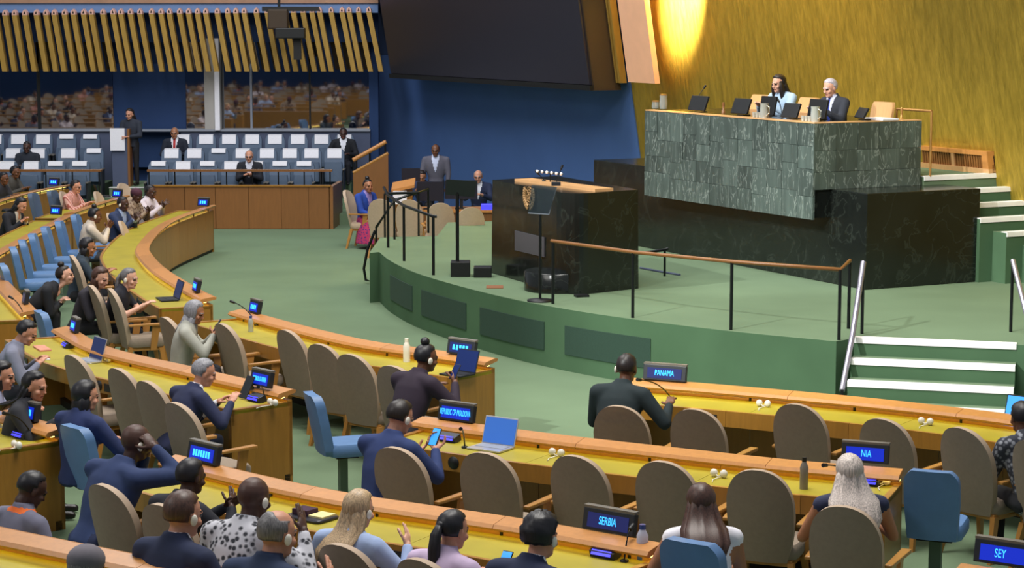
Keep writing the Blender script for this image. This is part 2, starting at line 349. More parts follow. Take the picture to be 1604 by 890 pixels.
# peach panel hanging at the seam
def lean_box(name, t0, t1, z0, z1, off0, off1, m, parent=None, world_org=None, **kw):
    mb = MB()
    mb.hexa([onwall(t0, z0, off1), onwall(t1, z0, off1), onwall(t1, z0, off0), onwall(t0, z0, off0)], [onwall(t0, z1, off1), onwall(t1, z1, off1), onwall(t1, z1, off0), onwall(t0, z1, off0)])
    if parent: return part(name, mb, m, parent)
    o = world_org or onwall((t0+t1)/2, z0, 0); return single(name, mb, m, o, **kw)
def t_at(x, z, off):                                             # position along the wall where pixel column x meets height z
    lo, hi = -8.0, 18.0
    for _ in range(40):
        md = (lo+hi)/2; p = onwall(md, z, off) - _c; px = CX + F*p.x/p.dot(_f)
        if px > x: lo = md
        else: hi = md
    return (lo+hi)/2
zp = 3.12
lean_box('trim_1', t_at(1026, zp, 0.5), t_at(984, zp, 0.5), zp, 9, 0.40, 0.5, 'peach', kind='structure')
for x0, x1, zz in ((949,951,3.7),(953,955,3.08),(965,967,3.08),(969,972,3.08),(933,935,3.08),(938,940,3.08)):
    lean_box('slat', t_at(x1, zz, 0.25), t_at(x0, zz, 0.25), 3.08, 3.1 + (5 if x0 > 941 else 0.13), 0.12, 0.25, 'slat_gold', dark)
lean_box('grey_fin', t_at(946, 3.2, 0.3), t_at(929, 3.2, 0.3), 3.2, 9, 0.1, 0.3, 'band_wood', dark)
# big hanging screen
zs = 2.95; ts0, ts1 = t_at(927, zs, 0.75), t_at(612, zs, 0.75)
scr = empty('hanging_screen', onwall((ts0+ts1)/2, zs, 0.7), label='huge dark switched-off projection screen hanging on the blue wall', cat='screen')
lean_box('case', ts0, ts1, zs, 8.5, 0.15, 0.70, 'screen_side', scr)
lean_box('frame', ts0, ts1, zs, zs + 0.09, 0.70, 0.78, 'black', scr)
lean_box('display', ts0 + 0.05, ts1 - 0.05, zs + 0.10, 8.5, 0.70, 0.75, 'screen_dark', scr)
# baseboard vent by the gold wall
vent = empty('baseboard_gold', onwall(0.6, LZ, 0.05), kind='structure')
def vbox(name, t0, t1, z0, z1, o0, o1, m): lean_box(name, t0, t1, z0, z1, o0, o1, m, vent)
va, vb = t_at(1550, LZ+0.1, 0.1), t_at(1440, LZ+0.1, 0.1)
vbox('sill', va, vb, LZ, LZ + 0.07, 0.0, 0.12, 'wood_pale'); vbox('top_board', va, vb, LZ + 0.25, LZ + 0.31, 0.0, 0.12, 'wood_rail')
vbox('end_board', va, va + 0.12, LZ + 0.07, LZ + 0.25, 0.0, 0.12, 'wood_rail'); vbox('mullion', (va+vb)/2 - 0.03, (va+vb)/2 + 0.03, LZ + 0.07, LZ + 0.25, 0.0, 0.11, 'wood_pale')
vbox('backing', va, vb, LZ + 0.07, LZ + 0.25, -0.01, 0.02, 'hole_shade')
nsl = 26
for i in range(nsl):
    t = va + 0.15 + (vb - va - 0.2)*i/nsl; vbox('slat', t, t + 0.035, LZ + 0.07, LZ + 0.25, 0.02, 0.09, 'wood_barrier')
mb = MB(); q = [(va, LZ, LZ + 0.12), (-0.9, LZ - 0.05, LZ + 0.05), (-3.5, LZ - 1.5, LZ - 1.3)]
for (t0, a0, b0), (t1, a1, b1) in zip(q, q[1:]): mb.hexa([onwall(t0, a0, 0.05), onwall(t1, a1, 0.05), onwall(t1, a1, -0.02), onwall(t0, a0, -0.02)], [onwall(t0, b0, 0.05), onwall(t1, b1, 0.05), onwall(t1, b1, -0.02), onwall(t0, b0, -0.02)])
single('baseboard_right', mb, 'wood_barrier', onwall(va, LZ, 0), kind='structure')
# ---- podium: black base, green tiled front
pod = empty('podium', PA + U*3 + Vector((0,0,ST)), label='tall green marble president podium on black marble base', cat='podium')
ZB = 1.99
def bx(name, A, u0, u1, v0, v1, z0, z1, m, par, bevel=0):
    mb = MB(); mb.prism([A + U*u0 + V*v0, A + U*u1 + V*v0, A + U*u1 + V*v1, A + U*u0 + V*v1], z0, z1); return part(name, mb, m, par, bevel)
bx('base_block', PA, 0, 7.13, 0, 1.84, ST, ZB, 'black_marble', pod, 0.01)
gl = 4.29
bx('core', GC, 0.03, gl, 0.03, 1.72, 1.62, 2.862, 'black_marble', pod)
bx('ledge_top', GC, 0.0, gl, 0.0, 0.16, 2.856, 2.87, 'wood_pale', pod); bx('ledge_side', GC, 0.0, 0.16, 0.16, 1.74, 2.856, 2.868, 'wood_pale', pod)
random.seed(11)
nc = 12; cw = gl/nc; zrows = [1.6, 1.86, 2.12, 2.38, 2.62, 2.853]
for i in range(nc):
    zs_ = [1.6]; 
    while zs_[-1] < 2.79:
        h = random.choice((0.24, 0.3, 0.36)); zn = zs_[-1] + h
        if zn > 2.62: zn = 2.853
        zs_.append(zn)
    for a, b in zip(zs_, zs_[1:]):
        pr = random.uniform(0, 0.006)
        bx('marble_tile', GC, i*cw + 0.003, (i+1)*cw - 0.003, -0.0 - pr, 0.03, a + 0.002, b - 0.002, 'green_marble', pod)
for i in range(5):
    for a, b in ((ZB + 0.002, 2.22), (2.224, 2.5), (2.504, 2.853)):
        w = 1.74/5; pr = random.uniform(0, 0.004)
        bx('marble_tile', GC, -pr, 0.03, i*w + 0.002, (i+1)*w - 0.002, a, b, 'green_marble', pod)
# ---- left back wall: booth glass, column, door, slats, beams
YB = 45.4
def fbox(name, x0, x1, y0, y1, Y, depth, m, parent=None, bevel=0, **kw):   # a board facing the hall, corners by pixel at its own distance
    a = aty(x0, y1, Y); b = aty(x1, y0, Y); mb = MB(); mb.box(((a.x+b.x)/2, Y + depth/2, (a.z+b.z)/2), (abs(b.x-a.x), depth, abs(b.z-a.z)))
    if parent: return part(name, mb, m, parent, bevel)
    return single(name, mb, m, Vector(((a.x+b.x)/2, Y, min(a.z, b.z))), bevel=bevel, **kw)
wl = fbox('wall_left', -160, 590, -160, 330, YB + 0.3, 0.2, 'wall_navy', kind='structure')
fbox('ledge', -160, 580, 203, 206, YB - 0.25, 0.3, 'ledge', wl); fbox('dado', -160, 174, 206, 300, YB - 0.2, 0.3, 'panel_grey', wl); fbox('dado', 285, 580, 206, 300, YB - 0.2, 0.3, 'panel_grey', wl)
for i, (x0, x1) in enumerate(((-160, 60), (60, 175), (292, 320), (343, 393), (394, 485), (485, 579))):
    w = fbox('window_%d' % (i+1), x0 + 0.6, x1 - 0.6, 60, 203, YB + 0.05, 0.05, 'booth_glass', kind='structure')
fbox('door_1', 176, 290, 100, 262, YB + 0.1, 0.1, 'wall_navy', kind='structure')
fbox('pilaster', 579, 592, 100, 260, YB - 0.1, 0.4, 'wall_navy', wl)
col = fbox('column', 321, 343, 60, 204, YB - 0.25, 0.25, 'column_grey', wl, 0.01); fbox('pipe', 337, 342, 60, 204, YB - 0.32, 0.08, 'paper', wl)
fbox('mullion', 392.5, 394, 100, 203, YB, 0.06, 'ledge', wl)
fbox('mullion', 59.5, 60.5, 100, 203, YB, 0.06, 'black', wl); fbox('mullion', 484.5, 485.5, 100, 203, YB, 0.06, 'black', wl)
fbox('beam', -160, 592, 5, 20, 44.74, 0.3, 'beam_blue', wl); fbox('soffit', -160, 592, -40, 5, 44.70, 0.3, 'band_wood', wl)
fbox('backing', -160, 592, 18, 66, YB - 0.05, 0.1, 'wall_navy', wl)
tops = [-52,-38,-22,-6,9,24,40,58,73,86,102,116,132,144,162,178,190,205,220,238,253,266,282,296,310,323,341,357,370,383,402,419,433,446,460,475,489,501,519,536,547,562,578]
Ys = 44.6; k = Ys/F
for x in tops:
    sh = 15 + x*0.007; yt = 15 - x*0.009 + 9; p1 = aty(x, yt, Ys - 0.0); p0 = aty(x + sh, 112, Ys); w = 0.052
    mb = MB(); d = 0.10
    mb.hexa([(p0.x-w, Ys-d, p0.z), (p0.x+w, Ys-d, p0.z), (p0.x+w, Ys+d, p0.z), (p0.x-w, Ys+d, p0.z)], [(p1.x-w, Ys-d, p1.z), (p1.x+w, Ys-d, p1.z), (p1.x+w, Ys+d, p1.z), (p1.x-w, Ys+d, p1.z)])
    sl = part('slat', mb, 'slat_gold', wl)
    q = aty(x - 1, yt - 9, Ys); mb = MB(); z0, z1 = p1.z, q.z
    mb.add([(p1.x-w, Ys-d-.004, z0), (p1.x+w, Ys-d-.004, z0), (p1.x+w*.9, Ys-d-.004, z0+(z1-z0)*.5), (p1.x+.1*w, Ys-d-.004, z1), (p1.x-w*.9, Ys-d-.004, z0+(z1-z0)*.6),
            (p1.x-w, Ys+d, z0), (p1.x+w, Ys+d, z0), (p1.x+w*.9, Ys+d, z0+(z1-z0)*.5), (p1.x+.1*w, Ys+d, z1), (p1.x-w*.9, Ys+d, z0+(z1-z0)*.6)],
           [(0,1,2,3,4), (9,8,7,6,5), (0,1,6,5), (1,2,7,6), (2,3,8,7), (3,4,9,8), (4,0,5,9)], 0)
    e = Ys - d - 0.008
    mb.add([(p1.x-w*.45, e, z0+(z1-z0)*.18), (p1.x+w*.45, e, z0+(z1-z0)*.18), (p1.x+.05*w, e, z0+(z1-z0)*.72)], [(0,1,2)], 1)  # flat dark triangle painted for the shade inside the hollow slat end
    o = link('slat_tip', mb.mesh('slat_tip', ['slat_tip', 'hole_shade'], wl.location), sl)
# lighting rig in front of the slats
rig = empty('stage_light_rig', aty(447, 60, 43.6), label='dark stage light fixture hanging in front of the gold slats', cat='light fixture')
mb = MB(); a = aty(436, 30, 43.6); mb.box(a, (0.42, 0.3, 0.42)); part('housing', mb, 'screen_side', rig, 0.03)
mb = MB(); mb.box(aty(455, 52, 43.4), (0.62, 0.3, 0.22)); part('lamp_body', mb, 'black', rig, 0.02)
mb = MB(); mb.box(aty(466, 75, 43.5), (0.16, 0.12, 0.5)); part('bracket', mb, 'black', rig)
mb = MB(); mb.box(aty(455, 14, 43.6), (1.2, 0.08, 0.10)); part('crossbar', mb, 'black', rig)
mb = MB(); mb.tube([aty(437, -30, 43.6), aty(437, 16, 43.6)], 0.03); part('hanger', mb, 'black', rig)
# ---- raised seating terraces and wooden barrier
terr = None
for i, (x0, x1, rows) in enumerate(((-140, 166, 3), (226, 552, 3))):
    for r, (Y0, Y1, z) in enumerate(((41.9, 43.0, 0.22), (43.0, 44.0, 0.42), (44.0, 45.3, 0.66))):
        a = aty(x0, 260, Y0 + 0.5).x; b = aty(x1, 260, Y0 + 0.5).x; mb = MB(); mb.prism([(a, Y0), (b, Y0), (b, Y1), (a, Y1)], 0, z)
        single('seating_terrace', mb, 'carpet', Vector(((a+b)/2, Y0, 0)), kind='structure')
a = aty(165, 260, 43).x; b = aty(228, 260, 43).x
ast = empty('aisle_stairs', Vector(((a+b)/2, 42, 0)), kind='structure')
for k in range(4):
    mb = MB(); mb.prism([(a, 42.0 + k*0.45), (b, 42.0 + k*0.45), (b, 45.3), (a, 45.3)], k*0.16, (k+1)*0.16); part('step', mb, 'carpet', ast)
    mb = MB(); mb.box(((a+b)/2, 42.0 + k*0.45 + 0.03, (k+1)*0.16 + 0.006), (b-a, 0.10, 0.012)); part('nosing', mb, 'nosing', ast)
bar = empty('trim_3', aty(390, 358, 41.0), kind='structure')
for i, (x0, x1) in enumerate(((236, 290), (290, 338), (338, 390), (390, 441), (441, 484), (484, 517))):
    fbox('panel', x0, x1 - 0.5, 292, 358, 41.0, 0.08, 'wood_barrier', bar)
mb = MB(); a = aty(516, 358, 41.0); b = aty(527, 354, 41.8); zt = aty(516, 292, 41).z
mb.hexa([(a.x, a.y, 0), (a.x+.08, a.y, 0), (b.x+.08, 42.4, 0), (b.x, 42.4, 0)], [(a.x, a.y, zt), (a.x+.08, a.y, zt), (b.x+.08, 42.4, zt), (b.x, 42.4, zt)]); part('end_panel', mb, 'wood_barrier', bar)
fbox('cap', 236, 518, 290.5, 292.5, 40.97, 0.14, 'wood_desk', bar)
# thin rail in front of the first seat row
for nm, x0, x1, lab in (('counter_rail', -140, 158, 'thin brown ledge rail before the left block of blue seats'), ('counter_rail', 230, 520, 'thin brown ledge rail before the right block of blue seats')):
    e = empty(nm, aty((x0+x1)/2, 290, 41.6), label=lab, cat='rail')
    e.location.z = 0.0
    fbox('rail_top', x0, x1, 266, 269, 41.5, 0.16, 'wood_barrier', e)
    n_ = 8
    for i in range(n_):
        x = x0 + 3 + (x1 - x0 - 6)*i/(n_-1); p = aty(x, 268, 41.58); mb = MB(); mb.tube([(p.x, p.y, 0.0), (p.x, p.y, p.z)], 0.015, n=6); part('post', mb, 'black_metal', e)
# stair balustrade beside the blue wall
bal = empty('stair_balustrade', aty(580, 358, 41.2), label='brown wooden stair balustrade with slanted top and handrail', cat='balustrade')
bal.location.z = 0
p = [aty(553, 273, 41.2), aty(608, 242, 41.2)]; mb = MB()
mb.hexa([(p[0].x, 41.2, 0), (p[1].x, 41.2, 0), (p[1].x, 41.32, 0), (p[0].x, 41.32, 0)], [(p[0].x, 41.2, p[0].z), (p[1].x, 41.2, p[1].z), (p[1].x, 41.32, p[1].z), (p[0].x, 41.32, p[0].z)]); part('panel', mb, 'wood_barrier', bal)
mb = MB(); mb.tube([p[0] + Vector((0,.06,0.02)), p[1] + Vector((0,.06,0.02))], 0.04, n=6); part('cap', mb, 'wood_desk', bal)
h = [aty(553, 251, 41.3), aty(605, 222, 41.3)]; mb = MB(); mb.tube(h, 0.045, n=8); part('handrail', mb, 'wood_rail', bal)
for t in (0.1, 0.5, 0.97):
    q = h[0].lerp(h[1], t); mb = MB(); mb.tube([(q.x, q.y, p[0].lerp(p[1], t).z), q], 0.02, n=6); part('post', mb, 'black_metal', bal)
# ================================================================== desks
RAILS = []
ZR = 0.855; ZD = 0.74; DW = 0.60
def desk(label, px, group=None, ends=(True, True), sockets=True, base=0.0):
    global ZR, ZD
    ZR, ZD = 0.855 + base, 0.74 + base
    P = resample(catmull([at(x, y, ZR) for x, y in px], 8), 0.20); N = normals(P); RAILS.append((P, N))
    mid = P[len(P)//2]; D = empty('delegate_desk', (mid.x, mid.y, base), label=label, cat='desk', group=group)
    L = len(P)
    def seg(name, m, prof, every, gap=0.0):
        i = 0
        while i < L-1:
            j = min(L-1, i+every)
            if L-1-j < every*0.4: j = L-1
            Q = list(P[i:j+1]); NN = N[i:j+1]
            if gap and j < L-1: Q[-1] = Q[-1] - (Q[-1]-Q[-2]).normalized()*gap
            mb = MB(); mb.sweep(Q, NN, prof); part(name, mb, m, D); i = j
    seg('rail', 'wood_rail', [(-0.10, ZR-0.005), (-0.09, ZR-0.03), (0.09, ZR-0.065), (0.11, ZR-0.045), (0.09, ZR-0.02), (-0.06, ZR+0.005)], 8, 0.004)
    seg('desk_top', 'leather', [(0.0, ZD-0.03), (DW-0.02, ZD-0.03), (DW-0.02, ZD), (0.0, ZD)], 7, 0.004)
    seg('back_edge', 'wood_desk', [(-0.05, ZD-0.03), (0.0, ZD-0.03), (0.0, ZD+0.025), (-0.05, ZD+0.025)], 7, 0.003)
    seg('apron', 'wood_desk', [(DW-0.02, ZD-0.13), (DW+0.015, ZD-0.13), (DW+0.015, ZD+0.012), (DW-0.02, ZD+0.012)], 6, 0.003)
    seg('front_panel', 'wood_panel', [(-0.05, base+0.06), (-0.015, base+0.06), (-0.015, ZD-0.03), (-0.05, ZD-0.03)], 3, 0.006)
    seg('plinth', 'black', [(-0.02, base), (0.04, base), (0.04, base+0.08), (-0.02, base+0.08)], 40)
    seg('lamp_strip', 'lamp_glow', [(0.03, ZR-0.062), (0.06, ZR-0.066), (0.06, ZR-0.060), (0.03, ZR-0.056)], 40)
    for k in range(1, L-1, 5):
        q = P[k]; mb = MB(); mb.tube([(q.x, q.y, ZD), (q.x, q.y, ZR-0.04)], 0.013, n=6); part('rail_post', mb, 'black_metal', D)
    for e, i in ((ends[0], 0), (ends[1], L-1)):
        if not e: continue
        t = (P[1]-P[0]).normalized() if i == 0 else (P[-2]-P[-1]).normalized(); n = N[i]; q = P[i]
        mb = MB(); A = q - n*0.05; B = q + n*(DW + 0.015)
        mb.prism([A, B, B + t*0.05, A + t*0.05], base, ZD + 0.014); part('end_panel', mb, 'wood_desk', D, 0.004)
    if sockets:
        for k in range(4, L-2, 9):
            q = P[k] + N[k]*(DW + 0.016); t = (P[k+1]-P[k-1]).normalized(); ang = math.atan2(t.y, t.x)
            mb = MB(); mb.lathe([(0.052, -0.004), (0.052, 0.006), (0.0, 0.007)], n=14); me = mb.mesh('speaker_disc', 'black')
            o = link('speaker_disc', me, D, (q.x - D.location.x, q.y - D.location.y, ZD-0.06-base)); o.rotation_euler = (N[k].to_track_quat('Z', 'Y')).to_euler()
            q2 = P[k+1] + N[k+1]*(DW + 0.018); mb = MB(); mb.box((0,0,0), (0.22, 0.012, 0.075)); o = link('socket_panel', mb.mesh('socket_panel', 'dark_plastic'), D, (q2.x - D.location.x, q2.y - D.location.y, ZD-0.065-base), ang)
    if base:
        mb = MB(); mb.sweep(P, N, [(-0.35, 0.0), (5.0, 0.0), (5.0, base), (-0.35, base)]); single('floor_tier', mb, 'carpet', Vector((mid.x, mid.y, 0)), kind='structure')
    ZR, ZD = 0.855, 0.74
    return D
DK = {}
DK['1l'] = desk('curved wooden desk in the left front row, open end by the barrier', [(330,321),(275,341),(250,355),(235,369),(224,385),(226,397),(249,421),(299,452),(327,466)])
DK['1m'] = desk('curved wooden desk with the bun-haired woman at its end', [(370,485),(450,507),(560,533),(670,549),(770,563)])
DK['1r'] = desk('long curved wooden desk with the PANAMA nameplate', [(985,594),(1140,606),(1380,628),(1604,655),(1800,690)], ends=(True, False))
DK['2l'] = desk('curved wooden desk behind the row of bright blue chairs', [(107,336),(50,365),(0,393),(-12,400)], ends=(True, False))
DK['2ll'] = desk('wooden desk stub at the left edge with a dark nameplate', [(-22,418),(0,440),(45,487)], ends=(False, True))
DK['2m'] = desk('curved wooden desk with an open laptop and the grey-haired man', [(95,512),(160,545),(300,578),(450,612)])
DK['2r'] = desk('long curved wooden desk with the REPUBLIC OF MOLDOVA nameplate', [(655,655),(850,681),(1060,705),(1240,724),(1412,738)])
DK['3l'] = desk('wooden desk at the left edge with a cream rail', [(-80,615),(0,645),(90,672)], ends=(False, True))
DK['3m'] = desk('long curved wooden desk with the SERBIA nameplate', [(265,715),(400,748),(550,778),(800,815),(1028,855)])
DK['3r'] = desk('wooden desk at the bottom right corner with the SEY nameplate', [(1500,887),(1620,905),(1750,925)], ends=(True, False))
DK['4'] = desk('curved wooden desk in the bottom left corner', [(-60,818),(0,833),(280,889),(500,930),(640,952)], ends=(False, False), base=0.20)
DK['3ll'] = desk('wooden desk at the far left before the blue seats', [(105,289),(60,297),(0,313),(-60,335)], ends=(True, False))
DK['2ff'] = desk('short wooden desk with a black monitor and blue nameplate', [(196,306),(160,316),(108,333)], ends=(True, True), sockets=False)
def facing(p):
    """heading (world angle) towards the nearest desk rail, seen from the seat side"""
    best = None
    for P, N in RAILS:
        for q, n in zip(P, N):
            s = Vector((p.x, p.y, 0)) - (q + n*1.0); d = s.length
            if best is None or d < best[0]: best = (d, n)
    n = best[1]; return math.atan2(-n.y, -n.x)
# ================================================================== chairs
def shell(mb, hw, yc, z0, z1, thick, nu=12, nv=18, m_back=0, m_front=0, m_rim=1, y_curve=0.05):
    """upholstered back: hw(v) half width, yc(v) depth of the middle, front towards +y"""
    F_, B_ = [], []
    for j in range(nv+1):
        v = 1-(1-j/nv)**1.7; z = z0 + (z1-z0)*v; w = hw(v)
        for i in range(nu+1):
            u = -1 + 2*i/nu; x = w*u; y = yc(v) + y_curve*(x/0.25)**2; F_.append((x, y + thick/2, z)); B_.append((x, y - thick/2, z))
    n = nu+1; q = [(j*n+i, j*n+i+1, (j+1)*n+i+1, (j+1)*n+i) for j in range(nv) for i in range(nu)]
    mb.add(F_, [tuple(reversed(f)) for f in q], m_front, True); mb.add(B_, q, m_back, True)
    loop = [j*n for j in range(nv+1)] + [nv*n+i for i in range(1, n)] + [j*n+nu for j in range(nv-1, -1, -1)] + [i for i in range(nu-1, 0, -1)]
    rim = [F_[k] for k in loop] + [B_[k] for k in loop]; L = len(loop)
    mb.add(rim, [(k, (k+1) % L, L+(k+1) % L, L+k) for k in range(L)], m_rim, True)
def arch(v, wb=0.185, wm=0.245, sh=0.55):
    if v < sh: t = v/sh; return wb + (wm-wb)*(t*(2-t))
    t = (v-sh)/(1-sh); return max(0.03, wm*(1-t**2.3)**(1/2.3))
def rbox(mb, c, d, r, m=0, n=4):
    """cushion: box with rounded plan corners and softened top edge"""
    x, y = d[0]/2, d[1]/2; ring = []
    for cx, cy, a0 in ((x-r, y-r, 0), (-x+r, y-r, 90), (-x+r, -y+r, 180), (x-r, -y+r, 270)):
        for k in range(n+1): a = math.radians(a0 + 90*k/n); ring.append((cx + r*math.cos(a), cy + r*math.sin(a)))
    lv = [(0.95, -d[2]/2), (1.0, -d[2]/4), (1.0, d[2]/4), (0.93, d[2]/2)]; N_ = len(ring); vs = []
    for s_, z in lv: vs += [(c[0]+p[0]*s_, c[1]+p[1]*s_, c[2]+z) for p in ring]
    fs = [(k*N_+i, k*N_+(i+1) % N_, (k+1)*N_+(i+1) % N_, (k+1)*N_+i) for k in range(3) for i in range(N_)]
    mb.add(vs, fs, m, True); mb.add(vs[:N_], [tuple(range(N_-1, -1, -1))], m); mb.add(vs[-N_:], [tuple(range(N_))], m)
def make_beige(fab):
    r = empty('beige_armchair', (0,0,-50), cat='chair')
    mb = MB(); shell(mb, arch, lambda v: -0.20 - 0.16*v, 0.36, 1.06, 0.055); part('backrest', mb, [fab, 'piping'], r, world=False)
    mb = MB(); rbox(mb, (0, 0.03, 0.43), (0.50, 0.48, 0.11), 0.1); part('seat', mb, [fab], r, world=False)
    mb = MB(); mb.box((0, 0.02, 0.355), (0.44, 0.42, 0.05)); part('seat_frame', mb, 'wood_chair', r, 0.008, world=False)
    for s in (-1, 1):
        mb = MB(); mb.hexa([(s*0.245,-0.20,0.63),(s*0.295,-0.20,0.63),(s*0.325,0.24,0.635),(s*0.255,0.24,0.635)], [(s*0.245,-0.20,0.655),(s*0.295,-0.20,0.655),(s*0.325,0.24,0.665),(s*0.255,0.24,0.665)]); part('armrest', mb, 'wood_chair', r, 0.008, world=False)
        mb = MB(); mb.hexa([(s*0.245,0.05,0.34),(s*0.275,0.05,0.34),(s*0.275,0.12,0.34),(s*0.245,0.12,0.34)], [(s*0.265,0.08,0.635),(s*0.29,0.08,0.635),(s*0.29,0.17,0.635),(s*0.265,0.17,0.635)]); part('arm_support', mb, 'wood_chair', r, world=False)
        for fy, ty in ((-0.26, -0.17), (0.25, 0.19)):
            mb = MB(); a = (s*0.245, fy, 0.0); b = (s*0.21, ty, 0.36)
            mb.hexa([(a[0]-.016,a[1]-.018,0),(a[0]+.016,a[1]-.018,0),(a[0]+.016,a[1]+.018,0),(a[0]-.016,a[1]+.018,0)], [(b[0]-.022,b[1]-.03,.36),(b[0]+.022,b[1]-.03,.36),(b[0]+.022,b[1]+.03,.36),(b[0]-.022,b[1]+.03,.36)]); part('leg', mb, 'wood_chair', r, world=False)
    return r
def make_blue(fab='blue_vinyl'):
    r = empty('blue_pedestal_chair', (0,0,-50), cat='chair')
    def hw(v):
        if v > 0.80: t = (v-0.80)/0.20; return 0.198*(1 - 0.30*t**2.6)
        return 0.178 + 0.020*min(1, v/0.5)
    mb = MB(); shell(mb, hw, lambda v: -0.20 - 0.11*v, 0.44, 0.97, 0.085, m_rim=0, y_curve=0.03); part('backrest', mb, [fab], r, world=False)
    mb = MB(); rbox(mb, (0, 0.04, 0.48), (0.42, 0.46, 0.11), 0.09); part('seat', mb, [fab], r, world=False)
    mb = MB(); mb.box((0, -0.03, 0.22), (0.09, 0.07, 0.41)); part('post', mb, 'post_green', r, 0.006, world=False)
    mb = MB(); mb.box((0, -0.02, 0.415), (0.26, 0.2, 0.03)); part('bracket', mb, 'black_metal', r, world=False)
    mb = MB(); mb.box((0, -0.03, 0.01), (0.16, 0.14, 0.02)); part('base_plate', mb, 'post_green', r, 0.004, world=False)
    return r
PB = make_beige('beige'); PP = make_beige('beige_pale'); PL = make_blue('blue_vinyl'); PS = make_blue('blue_slate')
PROTO = [PB, PP, PL, PS]
def chair(proto, x, y, label, ztop=1.06, heading=None, dz=0.0, back=0.36, yaw=0.0, group=None):
    """(x, y): pixel of the middle of the backrest's top edge"""
    p = at(x, y, ztop + dz); h = facing(p) if heading is None else heading
    h += math.radians(yaw); fw = Vector((math.cos(h), math.sin(h), 0)); o = Vector((p.x, p.y, 0)) + fw*back
    c = copy_tree(proto, (o.x, o.y, dz), h - math.pi/2, label, group); return c
CH = [
 (968,636,'beige armchair behind the dark-suited man at the PANAMA desk'),(1087,641,'empty beige armchair next to the PANAMA delegate chair, on its right'),
 (1247,633,'empty beige armchair third from the left at the PANAMA desk'),(1381,656,'empty beige armchair just above the NIA nameplate'),(1504,670,'beige armchair before the dark legs, left of the blue laptop'),
 (1616,690,'beige armchair cut off by the right edge of the photo'),
 (617,701,'beige armchair behind the navy-suited man with the phone'),(757,709,'empty beige armchair before the open laptop at the MOLDOVA desk'),(899,714,'empty beige armchair above the left part of the SERBIA nameplate'),
 (1037,723,'empty beige armchair left of the brown-haired woman in white'),(1186,736,'empty beige armchair right of the brown-haired woman in white'),(1320,793,'beige armchair right behind the blonde woman in navy'),
 (258,497,'beige armchair behind the woman in the grey headscarf'),(347,507,'empty beige armchair just right of the headscarf woman'),(447,517,'empty beige armchair left of the pair of close-set empty chairs'),
 (500,539,'beige armchair left one of two close-set empty chairs'),(548,555,'beige armchair right one of two close-set empty chairs'),(613,573,'beige armchair behind the bun-haired woman'),
 (112,556,'beige armchair by the open laptop with the silver keyboard'),(183,577,'empty beige armchair left of three behind the grey-haired man'),(228,597,'empty beige armchair middle of three behind the grey-haired man'),
 (274,631,'beige armchair nearest behind the grey-haired man in navy'),
 (160,759,'large beige armchair behind the man resting hand on face'),(250,790,'narrow visible beige armchair behind the man with clasped hands'),(388,828,'beige armchair behind the man in patterned shirt'),
 (532,853,'beige armchair behind the blonde woman in light blue'),(655,876,'beige armchair behind the ponytail woman in lilac'),
 (142,447,'beige armchair left of the man typing in a black shirt'),(172,452,'beige armchair right behind the man typing in a black shirt'),(112,400,'beige armchair seen edge-on beside the leaning woman in black'),
]
for x, y, lab in CH: chair(PB, x, y, lab, yaw=random.uniform(-4, 4))
CHP = [(150,300,0,'pale beige armchair right of the man in striped shirt'),(190,287,-20,'pale beige armchair behind the maroon hat person'),(96,300,0,'pale beige armchair behind the man in striped shirt'),
 (170,334,0,'pale beige armchair behind the navy-suited clapping man'),(188,346,0,'pale beige armchair between the clapping delegates, nearest the desk'),(132,352,0,'pale beige armchair behind the delegate in cream jacket')]
for x, y, yw, lab in CHP: chair(PP, x, y, lab, ztop=0.955, back=0.32, yaw=yw).scale = (0.9, 0.9, 0.9)
for x, y, hd, lab in ((595,312,80,'pale beige armchair leftmost in the row behind the stage rail'),(640,313,85,'pale beige armchair second from left behind the stage rail'),(690,318,95,'pale beige armchair third from left behind the stage rail'),(738,325,100,'pale beige armchair rightmost of four behind the stage rail')):
    chair(PP, x, y, lab, heading=math.radians(hd))
cw_ = chair(PP, 541, 298, 'pale beige armchair holding the woman in blue', heading=math.radians(-15))
BLC = [(116,337,'bright blue chair farthest in the row of six'),(91,347,'bright blue chair second farthest in the row of six'),(69,356,'bright blue chair third farthest in the row of six'),(49,367,'bright blue chair third nearest in the row of six'),
 (33,377,'bright blue chair second nearest in the row of six'),(19,388,'bright blue chair nearest in the row of six'),(2,414,'blue chair cut off by the left edge, nearest of the blue row'),
 (62,488,'blue chair under the leaning woman in black'),(115,668,'blue chair right behind the person in navy turning right'),(487,617,'empty blue chair on a post in the open aisle'),
 (1080,848,'blue chair behind the brown-haired woman in white'),(1459,738,'empty dark blue chair right of the blonde woman')]
YAW = {487: -22, 1459: 0, 115: 0}
for x, y, lab in BLC:
    k_ = 1.08 if x < 60 or x in (69, 91, 116) else (1.07 if x == 1080 else 1.0)
    chair(PL, x, y, lab, ztop=0.97*k_, back=0.31*k_, yaw=YAW.get(x, 0)).scale = (k_,)*3
for x, y, lab in ((50,303,'grey-blue chair behind the dark-haired woman in black'),(80,299,'grey-blue chair left of the man in striped shirt')): chair(PS, x, y, lab, ztop=0.97, back=0.31)
